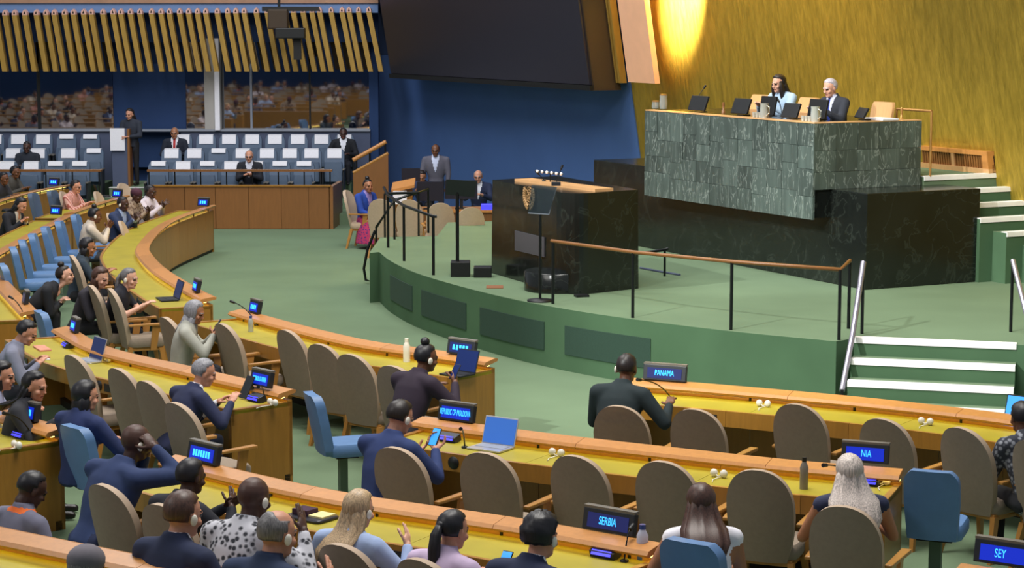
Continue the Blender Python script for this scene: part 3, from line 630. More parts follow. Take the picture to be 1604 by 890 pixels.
# ---- theatre seats facing the hall
def make_theatre(cover):
    r = empty('theatre_seat', (0,0,-50), cat='seat')
    def hw(v): return 0.20 + 0.012*min(1, v*2) if v < 0.85 else 0.212*(1 - 0.22*((v-0.85)/0.15)**2)
    mb = MB(); shell(mb, hw, lambda v: -0.05 - 0.16*v, 0.26, 1.02, 0.09, m_rim=0, y_curve=0.02); part('backrest', mb, ['blue_slate'], r, world=False)
    mb = MB(); rbox(mb, (0, 0.10, 0.56), (0.40, 0.10, 0.42), 0.04); part('seat', mb, ['blue_slate'], r, world=False)
    for s in (-1, 1):
        mb = MB(); mb.box((s*0.222, 0.08, 0.30), (0.03, 0.34, 0.60)); part('side_panel', mb, 'dark_plastic', r, 0.006, world=False)
        mb = MB(); mb.box((s*0.222, 0.10, 0.615), (0.05, 0.38, 0.03)); part('armrest', mb, 'grey_plastic', r, 0.008, world=False)
    if cover:
        h = 0.20 if cover == 1 else 0.09; mb = MB(); mb.box((0, -0.135, 1.035 - h/2), (0.30, 0.012, h), M=Matrix.Rotation(math.atan(0.21), 3, 'X')); mb.box((0, -0.21, 1.03), (0.30, 0.13, 0.012)); part('headrest_cover', mb, 'paper', r, world=False)
    return r
T1 = make_theatre(1); T2 = make_theatre(2); PROTO += [T1, T2]
def theatre(xs, Y, z, block, row, half=()):
    for i, x in enumerate(xs):
        p = aty(x, 250, Y); lab = 'blue theatre seat, %s from left in the %s row of the %s' % (ORD[i], row, block)
        copy_tree(T2 if i in half else T1, (p.x, Y, z), math.pi, lab, 'theatre seats under the booth glass')
theatre([-10,27,66,103,140], 44.55, 0.66, 'left seat block', 'back', (3,4)); theatre([-18,18,57,69+36,145], 43.5, 0.42, 'left seat block', 'middle', (4,)); theatre([-28,8,46,84,122], 42.45, 0.22, 'left seat block', 'front', (3,4))
theatre([285,322,358,394,430,466,503,539], 44.55, 0.66, 'right seat block', 'back'); theatre([267,303,341,379,417,453,487,523], 43.5, 0.42, 'right seat block', 'middle', (2,)); theatre([246,285,323,361,399,437,475], 42.45, 0.22, 'right seat block', 'front', (0,2,5,6))
def drop_protos():
    for r in PROTO:
        for c in list(r.children): bpy.data.objects.remove(c, do_unlink=True)
        bpy.data.objects.remove(r, do_unlink=True)
drop_protos()
# ================================================================== people
def remesh(mb, voxel, smooth_it=4):
    me = mb.mesh('tmp', 'black'); o = bpy.data.objects.new('tmp', me); COL.objects.link(o)
    md = o.modifiers.new('r', 'REMESH'); md.mode = 'VOXEL'; md.voxel_size = voxel
    sm = o.modifiers.new('s', 'SMOOTH'); sm.iterations = smooth_it; sm.factor = 0.5
    dg = bpy.context.evaluated_depsgraph_get(); ev = o.evaluated_get(dg); m2 = ev.to_mesh()
    V_ = np.empty(len(m2.vertices)*3); m2.vertices.foreach_get('co', V_); V_ = V_.reshape(-1, 3)
    Fs = [tuple(p.vertices) for p in m2.polygons]
    ev.to_mesh_clear(); bpy.data.objects.remove(o, do_unlink=True); bpy.data.meshes.remove(me)
    return V_, Fs
def capsule(mb, a, b, r0, r1, n=10, flat=None):
    a = Vector(a); b = Vector(b); t = (b-a)
    if t.length < 1e-6: t = Vector((0,0,1e-3))
    t.normalize(); h = Vector((0,0,1)) if abs(t.z) < 0.95 else Vector((0,1,0)); u = t.cross(h).normalized(); w = t.cross(u)
    rings = []
    for k in (0, 1, 2): ph = math.pi/2*k/3; rings.append((a - t*r0*math.cos(ph), r0*math.sin(ph)))
    rings.append((a, r0)); rings.append((b, r1))
    for k in (2, 1, 0): ph = math.pi/2*k/3; rings.append((b + t*r1*math.cos(ph), r1*math.sin(ph)))
    vs = []
    for c, r in rings:
        r = max(r, 1e-4)
        for k in range(n): an = 2*math.pi*k/n; vs.append(c + (u*math.cos(an) + w*math.sin(an))*r)
    L = len(rings); fs = [(i*n+k, i*n+(k+1) % n, (i+1)*n+(k+1) % n, (i+1)*n+k) for i in range(L-1) for k in range(n)]
    fs += [tuple(range(n-1, -1, -1)), tuple((L-1)*n+k for k in range(n))]; mb.add(vs, fs, 0)
# ---- head prototype: centre of the skull at the origin, face towards +y
def head_proto(fem):
    mb = MB()
    mb.ell((0, -0.012, 0.030), (0.080, 0.100, 0.094)); mb.ell((0, 0.022, -0.030), (0.062, 0.068, 0.078)); jw = 0.046 if fem else 0.054
    mb.ell((0, 0.038, -0.078), (jw, 0.045, 0.040)); mb.ell((0, 0.070, -0.098), (0.024, 0.018, 0.018))
    mb.ell((0, 0.086, 0.022), (0.050, 0.014, 0.014)); mb.ell((0, 0.094, -0.010), (0.012, 0.014, 0.030)); mb.ell((0, 0.102, -0.030), (0.017, 0.014, 0.011))
    for s in (-1, 1):
        mb.ell((s*0.078, -0.008, -0.008), (0.010, 0.020, 0.032)); mb.ell((s*0.044, 0.060, -0.030), (0.024, 0.024, 0.022)); mb.ell((s*0.031, 0.078, 0.004), (0.016, 0.012, 0.011))
    mb.ell((0, 0.083, -0.060), (0.024, 0.012, 0.010))
    capsule(mb, (0, -0.022, -0.06), (0, -0.040, -0.21), 0.052, 0.062)
    V_, Fs = remesh(mb, 0.0085, 3); C_ = np.array([V_[list(f)].mean(0) for f in Fs]); M_ = np.full(len(Fs), 2)
    for s in (-1, 1):
        M_[(np.abs(C_[:,0]-s*0.031) < 0.013) & (np.abs(C_[:,2]-0.006) < 0.008) & (C_[:,1] > 0.06)] = 6
        M_[(np.abs(C_[:,0]-s*0.032) < 0.019) & (np.abs(C_[:,2]-0.028) < 0.0042) & (C_[:,1] > 0.06)] = 8
    M_[(np.abs(C_[:,0]) < 0.023) & (np.abs(C_[:,2]+0.062) < 0.008) & (C_[:,1] > 0.07)] = 7
    return V_, Fs, M_
HEADS = [head_proto(False), head_proto(True)]
# ---- hand prototypes (right hand): wrist at origin, fingers along +y, palm towards -z, thumb at -x
def hand_proto(curl, spread=0.0):
    mb = MB(); mb.ell((0, 0.052, 0), (0.041, 0.054, 0.016)); mb.ell((-0.022, 0.035, -0.006), (0.022, 0.036, 0.016)); capsule(mb, (0, -0.07, 0.0), (0, 0.01, 0), 0.027, 0.028)
    for x, l, i in ((-0.030, 0.072, 0), (-0.010, 0.080, 1), (0.011, 0.075, 2), (0.031, 0.058, 3)):
        p = Vector((x, 0.092 - 0.004*abs(i-1.3), 0)); a = curl*0.5; d0 = spread*(i-1.5)*0.14
        for s in (0.42, 0.32, 0.26):
            q = p + Vector((math.sin(d0)*math.cos(a), math.cos(d0)*math.cos(a), -math.sin(a)))*l*s; capsule(mb, p, q, 0.0088, 0.0082, 8); p = q; a += curl*0.75
    p = Vector((-0.032, 0.022, -0.006))
    for d, l in (((-0.75, 0.6, -0.25), 0.040), ((-0.35, 0.85, -0.25 - 0.3*curl), 0.030), ((-0.05, 0.9, -0.3 - 0.4*curl), 0.024)):
        q = p + Vector(d).normalized()*l; capsule(mb, p, q, 0.0115, 0.0095, 8); p = q
    V_, Fs = remesh(mb, 0.0055, 2); return V_, Fs
HANDS = {'relax': hand_proto(0.45, 0.3), 'flat': hand_proto(0.06, 0.5), 'grip': hand_proto(1.0, 0.0), 'open': hand_proto(0.15, 1.1)}
SKIN = {'pale': 'd9a58c', 'light': 'c98f74', 'tan': 'a56f50', 'brown': '6f4630', 'dark': '4a2f26'}
for k_, c_ in SKIN.items(): mat('skin_' + k_, c_, 0.5, var=0.05, scale=14)
HAIR = {'black': '15131a', 'dark': '221a18', 'brown': '4a3128', 'grey': '8b8b92', 'white': 'b5b0b8', 'blonde': 'b59a78', 'ash': 'c9bcb4', 'salt': '6d6a6c'}
for k_, c_ in HAIR.items(): mat('hair_' + k_, c_, 0.45, var=0.5, scale=30, stretch=(5, 5, 0.2))
mat('eye', '14110f', 0.2); mat('lip', '9a5548', 0.5); mat('shoe', '15120f', 0.4)
def cloth(c): return mat('cloth_' + c, c, 0.85, var=0.10, scale=9, bump=0.08)
def pattern_mats():
    for nm, c1, c2, kind in (('cloth_stripe', 'd8a79a', 'a3584e', 'w'), ('cloth_dots', '30323a', 'c6c6ce', 'v'), ('cloth_check', '8d9098', '2c2f3a', 'v'), ('cloth_print', '5a3f33', '9a8672', 'v'), ('cloth_purple', '4a2a6e', 'b8305e', 'v')):
        m = bpy.data.materials.new(nm); m.use_nodes = True; nt = m.node_tree; b = nt.nodes['Principled BSDF']; N = nt.nodes.new; L = nt.links.new; b.inputs['Roughness'].default_value = 0.85
        tc = N('ShaderNodeTexCoord'); r = N('ShaderNodeValToRGB'); r.color_ramp.elements[0].color = lin(c1); r.color_ramp.elements[1].color = lin(c2)
        if kind == 'w':
            t = N('ShaderNodeTexWave'); t.inputs['Scale'].default_value = 9; L(tc.outputs['Object'], t.inputs['Vector']); L(t.outputs['Color'], r.inputs[0]); r.color_ramp.elements[0].position = 0.5; r.color_ramp.elements[1].position = 0.8
        else:
            t = N('ShaderNodeTexVoronoi'); t.inputs['Scale'].default_value = 26; L(tc.outputs['Object'], t.inputs['Vector']); L(t.outputs['Distance'], r.inputs[0]); r.color_ramp.elements[0].position = 0.28; r.color_ramp.elements[1].position = 0.52
        L(r.outputs[0], b.inputs['Base Color']); MATS[nm] = m
pattern_mats()
def getm(c): return MATS[c] if c in MATS else cloth(c)
def frame(y, zhint):
    y = Vector(y).normalized(); z = Vector(zhint); z = z - y*z.dot(y)
    if z.length < 1e-3: z = Vector((0, 0.3, 1)) - y*y.dot(Vector((0, 0.3, 1)))
    z.normalize(); return Matrix((y.cross(z), y, z)).transposed()
def ik(S, T, l1, l2, pole):
    d = T - S; D = min(d.length, (l1+l2)*0.995); dn = d.normalized(); a = (l1*l1 - l2*l2 + D*D)/(2*D); h = math.sqrt(max(0, l1*l1 - a*a))
    p = Vector(pole); p = (p - dn*p.dot(dn)).normalized(); return S + dn*a + p*h, S + dn*D
def hair_cap(mb, style, seed=0):
    rnd = random.Random(seed); nu, nv = 28, 18; vs = []; fs = []
    front = {'short': 0.50, 'curly': 0.50, 'crop': 0.42, 'long': 0.62, 'bald': 2, 'bun': 0.66, 'pony': 0.66, 'receding': 0.12, 'bob': 0.62}[style]
    for i in range(nv+1):
        ph = math.pi*i/nv
        for k in range(nu):
            a = 2*math.pi*k/nu; d = Vector((math.sin(ph)*math.cos(a), math.sin(ph)*math.sin(a), math.cos(ph)))
            low = -0.62 if style not in ('long', 'bob') else -0.75
            yy = d.y; hl = front if abs(d.x) < 0.45 else front*0.55 + 0.0
            lim = (0.50 if yy > 0.25 else (0.50*max(0, (yy+0.15)/0.40) + low*(1 - max(0, min(1, (yy+0.15)/0.40))) if yy > -0.15 else low))
            if yy > 0.25: lim = 0.42 + (yy-0.25)*0.62*(1.25 - front)
            inside = d.z - lim; g = max(0, min(1, inside/0.12)); th = {'short': 0.012, 'crop': 0.006, 'curly': 0.024, 'long': 0.016, 'bun': 0.010, 'pony': 0.010, 'receding': 0.008, 'bob': 0.020, 'bald': 0}[style]
            if style == 'receding' and d.z > 0.55 and yy > -0.45: g = 0
            wob = (rnd.random()-0.5)*(0.016 if style == 'curly' else 0.004)
            s = -0.016 + g*(0.016 + th + wob); r = Vector((0.080 + s, 0.100 + s, 0.095 + s)); vs.append((d.x*r.x, d.y*r.y - 0.012, d.z*r.z + 0.030))
    fs = [(i*nu+k, (i+1)*nu+k, (i+1)*nu+(k+1) % nu, i*nu+(k+1) % nu) for i in range(nv) for k in range(nu)]; mb.add(vs, fs, 0, True)
def hair_lock(mb, pts, rx, ry, waves=9, amp=0.006, seed=0):
    """a solid mass of long hair: rings at pts with half widths rx, ry and strand ridges"""
    rnd = random.Random(seed); n = 36; ph = [rnd.uniform(0, 6) for _ in range(3)]; vs = []
    for i, p in enumerate(pts):
        for k in range(n):
            a = 2*math.pi*k/n; w = 1 + amp/0.08*(math.sin(waves*a + ph[0] + i*0.25) + 0.6*math.sin(2.3*waves*a + ph[1])); vs.append((p[0] + rx[i]*math.cos(a)*w, p[1] + ry[i]*math.sin(a)*w, p[2]))
    L = len(pts); fs = [(i*n+k, i*n+(k+1) % n, (i+1)*n+(k+1) % n, (i+1)*n+k) for i in range(L-1) for k in range(n)] + [tuple(range(n)), tuple((L-1)*n+k for k in range(n-1, -1, -1))]
    mb.add(vs, fs, 0, True)
PEOPLE = {}
def person(key, label, px, top='20242f', bottom='1a1c24', skin='brown', hair=('short', 'black'), fem=False, heading=None, yaw=0.0, lean=0.16, head_yaw=0.0, head_pitch=0.15, head_roll=0.0,
           rh=(0.12, 0.42, 0.80), lh=(-0.12, 0.42, 0.80), rp='relax', lp='relax', palm=('down', 'down'), sleeves='long', shirt=None, tie=None, z0=0.0, stand=False, scale=1.0, ear=None, lanyard=None, hat=None, wide=1.0, hipz=0.50, glasses=False, dress=False, vox=0.017, wpos=None, group=None, sides=False):
    HZ = 0.93 if stand else hipz; tl = 0.50
    sh = Vector((0, lean, HZ + math.sqrt(max(0.02, tl*tl - lean*lean)))); up = (sh - Vector((0, 0, HZ))).normalized()
    neck = sh + up*0.06 + Vector((0, 0.01, 0)); hc = neck + Vector((0, 0.040 + lean*0.30, 0.088))
    hz = z0 + hc.z*scale; P = at(px[0], px[1], hz) if wpos is None else Vector(wpos)
    if heading is None: h = facing(P)
    else: h = math.radians(heading)
    h += math.radians(yaw); fw = Vector((math.cos(h), math.sin(h), 0)); org = Vector((P.x, P.y, 0)) - fw*(hc.y*scale); org.z = z0
    if wpos is not None: org = Vector((P.x, P.y, z0))
    prim = []
    mb = MB()
    def cap(a, b, r0, r1, m): capsule(mb, a, b, r0, r1); prim.append((Vector(a), Vector(b), r0, r1, m))
    # torso rings
    rt = [(0.0, 0.165, 0.125), (0.14, 0.150, 0.112), (0.30, 0.185*wide, 0.130), (0.41, 0.200*wide, 0.125), (0.48, 0.190*wide, 0.105), (0.52, 0.135*wide, 0.088), (0.555, 0.080, 0.070), (0.585, 0.070, 0.066)]
    ex = Vector((1, 0, 0)); ey = up.cross(ex) * -1
    if ey.y < 0: ey = -ey
    base = Vector((0, 0, HZ - 0.06)); n = 20; vs = []
    for t, a, b in rt:
        c = base + up*(t/0.55*(tl + 0.10))
        for k in range(n): an = 2*math.pi*k/n; vs.append(c + ex*(a*wide**0.5*math.cos(an)) + ey*(b*math.sin(an)))
    L = len(rt); mb.add(vs, [(i*n+k, i*n+(k+1) % n, (i+1)*n+(k+1) % n, (i+1)*n+k) for i in range(L-1) for k in range(n)] + [tuple(range(n-1, -1, -1)), tuple((L-1)*n+k for k in range(n))])
    prim.append((base, base + up*0.55, 0.15, 0.10, 0))
    arms = []
    am = {'long': (0, 0), 'short': (0, 2), 'none': (2, 2)}[sleeves]; r_ = 0.004 if sleeves == 'long' else -0.004
    for s, T, pose, pl in ((1, rh, rp, palm[0]), (-1, lh, lp, palm[1])):
        S = sh + ex*(s*0.196*wide) - up*0.045; T = Vector(T)
        E, T2 = ik(S, T, 0.285, 0.245, (s*0.75, -0.35, -1.0))
        cap(sh + ex*(s*0.07) - up*0.02, S, 0.068, 0.070 + r_, 0); cap(S, E, 0.066 + r_*2, 0.050 + r_*2, am[0]); cap(E, T2, 0.049 + r_*2, 0.034 + r_, am[1])
        if sleeves == 'short': prim[-2] = prim[-2]; prim.append((S, S.lerp(E, 0.6), 0.066, 0.06, 0)); prim[-3] = prim[-3][:4] + (2,)
        arms.append((s, E, T2, pose, pl))
    for s in (-1, 1):
        if stand:
            cap((s*0.085, 0, HZ), (s*0.10, 0.01, 0.50), 0.088, 0.062, 1); cap((s*0.10, 0.01, 0.50), (s*0.105, -0.01, 0.09), 0.060, 0.045, 1); cap((s*0.105, -0.02, 0.045), (s*0.12, 0.13, 0.04), 0.042, 0.036, 3)
        else:
            kz = HZ + 0.01; cap((s*0.085, 0.0, HZ-0.01), (s*0.12, 0.40, kz-0.01), 0.090, 0.066, 1); cap((s*0.12, 0.40, kz-0.01), (s*0.12, 0.40, 0.10), 0.062, 0.045, 1); cap((s*0.12, 0.38, 0.045), (s*0.13, 0.54, 0.04), 0.042, 0.036, 3)
    if dress: mb.lathe([(0.30, 0.10), (0.26, 0.35), (0.20, 0.56)], (0, 0.18, 0), 18); prim.append((Vector((0, 0.2, 0.1)), Vector((0, 0.15, 0.5)), 0.28, 0.2, 1))
    V_, Fs = remesh(mb, vox, 3)
    FA = np.array(Fs) if all(len(f) == 4 for f in Fs) else None
    C_ = V_[FA].mean(1) if FA is not None else np.array([V_[list(f)].mean(0) for f in Fs])
    bd = np.full(len(C_), 9.0); M_ = np.zeros(len(C_), int)
    for a, b, r0, r1, m in prim:
        a_ = np.array(a); ab = np.array(b) - a_; t = np.clip(((C_ - a_) @ ab)/max(1e-9, ab @ ab), 0, 1); d = np.linalg.norm(C_ - a_ - t[:, None]*ab, axis=1) - (r0 + (r1-r0)*t)
        k = d < bd; bd[k] = d[k]; M_[k] = m
    loc = C_ - np.array(sh); hu = loc @ np.array(up); fr = loc @ np.array(ey); tor = M_ == 0
    if shirt:
        vw = 0.012 + 0.065*np.clip((hu + 0.26)/0.26, 0, 1); k = tor & (fr > 0.02) & (hu > -0.27) & (np.abs(C_[:, 0]) < vw); M_[k] = 4
        M_[(hu > 0.078) & (np.abs(C_[:, 0]) < 0.09) & tor] = 4
    if tie: M_[tor * 0 + ((fr > 0.05) & (hu > -0.28) & (hu < 0.03) & (np.abs(C_[:, 0]) < 0.022)).astype(int) == 1] = 5
    if sleeves == 'none' : M_[(hu > 0.02) & tor & (np.abs(C_[:, 0]) < 0.085)] = 2
    if lanyard:
        k = (M_ != 2) & (hu > 0.015) & (hu < 0.05) & (np.abs(C_[:, 0]) < 0.10); M_[k] = 5
    allV = [V_]; allF = list(Fs); allM = list(M_); off = len(V_)
    for s, E, T2, pose, pl in arms:
        hv, hf = HANDS[pose]; d = (T2 - E).normalized(); zh = {'down': Vector((0, 0, 1)), 'in': Vector((s, 0, 0)), 'back': Vector((0, 1, 0.3)), 'up': Vector((0, 0, -1)), 'out': Vector((0, -1, 0.2))}[pl]
        R = np.array(frame(d, zh)); q = hv.copy()
        if s < 0: q[:, 0] *= -1
        q = q @ R.T + np.array(T2 + d*0.018); allV.append(q); allF += [tuple(i + off for i in (f if s > 0 else f[::-1])) for f in hf]; allM += [2]*len(hf); off += len(q)
    Rh = Matrix.Rotation(math.radians(head_yaw), 3, 'Z') @ Matrix.Rotation(-head_pitch, 3, 'X') @ Matrix.Rotation(head_roll, 3, 'Y')
    hv, hf, hm = HEADS[1 if fem else 0]; q = hv.copy(); wgt = np.clip((-0.09 - q[:, 2])/0.08, 0, 1)[:, None]
    rot = q @ np.array(Rh).T; nk = q + np.array(neck - hc)*0; q2 = rot*(1-wgt) + (q*np.array([1, 1, 1]) + np.array([0, -lean*0.25 - 0.0, 0.0]))*wgt
    allV.append(q2 + np.array(hc)); allF += [tuple(i + off for i in f) for f in hf]; allM += list(hm); off += len(q)
    AV = np.concatenate(allV)*scale
    me = bpy.data.meshes.new('person'); me.from_pydata(AV.tolist(), [], allF)
    hcol = 'hair_' + (hair[1] if hair[1] in HAIR else 'dark')
    for m in (getm(top), getm(bottom), MATS['skin_' + skin], MATS['shoe'], getm(shirt or 'e8e8ee'), getm(tie or lanyard or '7a2024'), MATS['eye'], MATS['lip'], MATS[hcol]): me.materials.append(m)
    me.polygons.foreach_set('material_index', [int(x) for x in allM]); me.polygons.foreach_set('use_smooth', [True]*len(allF)); me.update()
    o = link('person', me, None, org, h - math.pi/2); tag(o, label, 'person', group); PEOPLE[key] = (o, h, hc*scale, [a[2]*scale for a in arms], [((a[2]-a[1]).normalized()) for a in arms])
    HM = Matrix.Translation(hc) @ Rh.to_4x4()
    def child(name, mb, m):
        mb.v = [tuple((HM @ Vector(v))*scale) for v in mb.v]; c = link(name, mb.mesh(name, m), o); return c
    st = hair[0]
    if st == 'hijab':
        mb = MB(); nu, nv = 26, 16; vs = []
        for i in range(nv+1):
            ph = math.pi*i/nv
            for k in range(nu):
                a = 2*math.pi*k/nu; d = Vector((math.sin(ph)*math.cos(a), math.sin(ph)*math.sin(a), math.cos(ph))); face = max(0, min(1, (d.y - 0.50)/0.15))*(1 if d.z < 0.62 else 0)
                s = 0.018 - 0.036*face; vs.append((d.x*(0.078+s), d.y*(0.098+s) - 0.012, d.z*(0.105+s) + 0.018))
        mb.add(vs, [(i*nu+k, (i+1)*nu+k, (i+1)*nu+(k+1) % nu, i*nu+(k+1) % nu) for i in range(nv) for k in range(nu)], 0, True)
        hair_lock(mb, [(0, -0.02, -0.04), (0, -0.03, -0.12), (0, -0.03, -0.18), (0, -0.03, -0.24)], [0.085, 0.088, 0.115, 0.15], [0.085, 0.085, 0.10, 0.11], 5, 0.006); child('headscarf', mb, hcol)
    elif st != 'bald':
        mb = MB(); hair_cap(mb, st if st not in ('hat',) else 'crop', hash(key) % 97 if False else len(key))
        if st == 'long':
            Lh = hair[2] if len(hair) > 2 else 0.30; ys = -0.045; ln = min(lean, 0.13)
            pts = [(0, ys + 0.005, 0.03), (0, ys - 0.005, -0.04), (0, ys - 0.025, -0.11), (0, ys - 0.060 - ln*0.3, -0.17), (0, ys - 0.105 - ln*0.6, -0.11 - Lh*0.6), (0, ys - 0.115 - ln*0.8, -0.11 - Lh)]
            sp = hair[3] if len(hair) > 3 else 1.0
            hair_lock(mb, pts, [0.080, 0.100, 0.108*sp**0.5, 0.118*sp, 0.122*sp, 0.085*sp], [0.070, 0.068, 0.062, 0.054, 0.044, 0.020], 9, 0.006, len(key))
        if st == 'long' and sides:
            for s in (-1, 1): hair_lock(mb, [(s*0.072, 0.015, 0.045), (s*0.082, 0.02, -0.03), (s*0.084, 0.02, -0.10), (s*0.082, 0.025, -0.17), (s*0.078, 0.03, -0.23)], [0.014, 0.024, 0.03, 0.028, 0.012], [0.03, 0.045, 0.045, 0.036, 0.012], 5, 0.004)
        if st == 'bob': hair_lock(mb, [(0, -0.03, 0.03), (0, -0.035, -0.05), (0, -0.04, -0.10), (0, -0.04, -0.15)], [0.085, 0.098, 0.100, 0.075], [0.075, 0.072, 0.066, 0.045], 7, 0.003)
        if st == 'pony':
            mb.ell((0, -0.115, 0.035), (0.028, 0.022, 0.028)); hair_lock(mb, [(0, -0.125, 0.04), (0, -0.145, -0.02), (0, -0.145, -0.12), (0, -0.135, -0.24), (0, -0.13, -0.33)], [0.02, 0.038, 0.044, 0.036, 0.012], [0.018, 0.028, 0.03, 0.026, 0.01], 6, 0.004)
        if st == 'bun': mb.ell((0, -0.035, 0.150), (0.042, 0.042, 0.038))
        child('hair', mb, hcol)
    if hat:
        mb = MB(); mb.ell((0, -0.012, 0.055), (0.092, 0.112, 0.085))
        child('hat', mb, getm(hat))
    if ear is not None:
        for s in ear:
            mb = MB(); mb.ell((s*0.092, -0.008, -0.010), (0.012, 0.022, 0.030)); child('earpiece', mb, 'white_plastic')
    if glasses:
        mb = MB()
        for s in (-1, 1):
            mb.tube([(s*0.031 + 0.021*math.cos(a), 0.094, 0.004 + 0.017*math.sin(a)) for a in [2*math.pi*k/10 for k in range(11)]], 0.003, n=5); mb.tube([(s*0.052, 0.093, 0.008), (s*0.082, 0.0, 0.006)], 0.003, n=5)
        mb.tube([(-0.010, 0.096, 0.006), (0.010, 0.096, 0.006)], 0.003, n=5); child('glasses', mb, 'black')
    return o
def hand_world(key, i):
    o, h, hc, hands, dirs = PEOPLE[key]; M = Matrix.Rotation(h - math.pi/2, 4, 'Z'); return o.location + M.to_3x3() @ hands[i], M.to_3x3() @ dirs[i], h
NAVY = '1d2746'; DARK = '15171d'
# --- nearest rows, seen from behind
person('serbia', 'curly dark-haired man in navy suit at the SERBIA nameplate', (848,842), NAVY, DARK, 'light', ('curly', 'black'), lean=0.16, rh=(0.30, 0.42, 0.80), lh=(-0.20, 0.34, 0.80), shirt='dfe3ee', ear=(1,), scale=1.08)
person('pony', 'woman with dark ponytail in lilac top holding a phone', (710,832), 'c9b3d2', '2a2a33', 'light', ('pony', 'black'), True, lean=0.10, rh=(0.26, 0.34, 0.84), lh=(-0.05, 0.36, 0.80), rp='grip', ear=(-1,), head_yaw=-8)
person('blonde1', 'woman with long blonde hair in light blue shirt', (563,800), '9fb2d8', '2c3040', 'pale', ('long', 'blonde', 0.24), True, lean=0.12, rh=(0.24, 0.40, 0.88), lh=(-0.2, 0.34, 0.80), rp='open', palm=('in','down'), head_yaw=-8, ear=(1,))
person('bald_navy', 'balding man in navy suit with white earpiece, hands together', (435,838), '20304f', DARK, 'light', ('receding', 'salt'), lean=0.10, head_yaw=-12, rh=(0.20, 0.36, 0.86), lh=(0.10, 0.34, 0.84), rp='flat', lp='flat', palm=('in','in'), ear=(1,), scale=1.14)
person('pattern', 'bald man in black and white patterned shirt, hand raised', (398,782), 'cloth_dots', DARK, 'dark', ('bald', 'black'), lean=0.14, rh=(0.30, 0.30, 0.95), lh=(-0.15, 0.36, 0.80), rp='flat', palm=('in','down'), ear=(1,), head_yaw=-5, scale=1.12)
person('clasp', 'dark-haired man in dark suit with clasped raised hands', (300,748), '20222b', DARK, 'dark', ('short', 'black'), lean=0.15, head_yaw=-6, rh=(0.22, 0.42, 0.90), lh=(0.14, 0.42, 0.90), rp='flat', lp='flat', palm=('in','in'))
person('brown_navy', 'man with short brown hair and white earpiece in navy suit', (288,808), NAVY, DARK, 'light', ('short', 'brown'), lean=0.06, ear=(1,), shirt='dfe3ee', head_yaw=-8, rh=(0.15, 0.30, 0.78), lh=(-0.15, 0.30, 0.78), scale=1.14)
person('big_navy', 'large bald man in navy suit resting hand on face', (214,694), '25365f', '1c2748', 'dark', ('bald', 'black'), lean=0.24, ear=(1,), head_yaw=-14, rh=(0.17, 0.42, 1.06), lh=(0.02, 0.44, 0.98), rp='grip', lp='grip', palm=('in','in'), wide=1.15, scale=1.10)
person('grey_suit', 'man in grey suit with orange lanyard at lower left', (50,768), '6c6c80', '2a2c38', 'dark', ('crop', 'black'), lean=0.10, head_pitch=0.5, lanyard='e06a2c', head_yaw=-15, rh=(0.15, 0.30, 0.72), lh=(-0.12, 0.30, 0.72), scale=0.99)
person('cap', 'person at bottom left edge of whom only a grey cap shows', (136,893), '4b4650', DARK, 'brown', ('crop', 'salt'), lean=0.10, hat='6f6a72', z0=0.2)
person('brown_long', 'woman with long brown hair in white sleeveless top', (1098,790), 'e9e6ee', '2c3040', 'tan', ('long', 'brown', 0.25, 1.25), True, heading=92, lean=0.12, sleeves='none', rh=(0.10, 0.36, 0.74), lh=(-0.22, 0.34, 0.72), head_pitch=0.3)
person('blonde2', 'woman with long ash blonde hair in navy sleeveless dress', (1330,742), '2a2f4c', '2a2f4c', 'tan', ('long', 'ash', 0.30, 1.35), True, heading=92, lean=0.08, sleeves='none', rh=(0.18, 0.34, 0.80), lh=(-0.18, 0.34, 0.80), head_pitch=0.15)
person('moldova', 'man in navy suit with headset looking at phone', (627,655), '253768', '22305a', 'light', ('short', 'dark'), lean=0.18, head_pitch=0.35, head_yaw=-12, rh=(0.20, 0.46, 0.86), lh=(0.02, 0.42, 0.82), rp='grip', lp='relax', palm=('up','up'), ear=(1,), scale=1.06)
person('panama', 'man in very dark green suit at the PANAMA nameplate', (982,578), '18262a', '14191c', 'brown', ('crop', 'dark'), lean=0.20, head_yaw=4, rh=(0.34, 0.42, 0.80), lh=(-0.1, 0.40, 0.78), ear=(-1,), scale=1.06)
person('bun', 'woman with high dark bun in dark purple jacket on a phone', (668,562), '2c2030', '201a24', 'brown', ('bun', 'black'), True, lean=0.20, rh=(0.22, 0.46, 0.88), lh=(-0.05, 0.42, 0.80), rp='grip', palm=('in','down'), ear=(1,), head_yaw=-20, scale=1.04)
person('korea', 'grey-haired man in navy suit leaning on the desk', (320,585), '22294a', '1b2038', 'light', ('short', 'grey'), lean=0.22, head_yaw=-25, head_pitch=0.25, rh=(0.26, 0.46, 0.84), lh=(0.05, 0.46, 0.82), shirt='e8e8ee')
person('hijab', 'woman in grey headscarf and pale grey jacket', (305,490), 'a9a99f', '33343c', 'tan', ('hijab', 'grey'), True, lean=0.10, yaw=-25, head_yaw=-22, head_pitch=0.3, rh=(0.12, 0.38, 0.90), lh=(-0.05, 0.38, 0.88), rp='grip', palm=('in','in'))
person('typing', 'grey-haired man in black T-shirt typing on a laptop', (203,437), '1d1f2b', '1a1c26', 'pale', ('pony', 'salt'), lean=0.16, yaw=-30, head_yaw=-10, sleeves='short', rh=(0.20, 0.48, 0.82), lh=(-0.02, 0.48, 0.82), ear=(1,))
person('brown_back', 'brown-haired person seated behind the man typing', (158,436), '2a2730', DARK, 'pale', ('bob', 'brown'), True, lean=0.20, yaw=-30, head_yaw=-20, head_pitch=0.3)
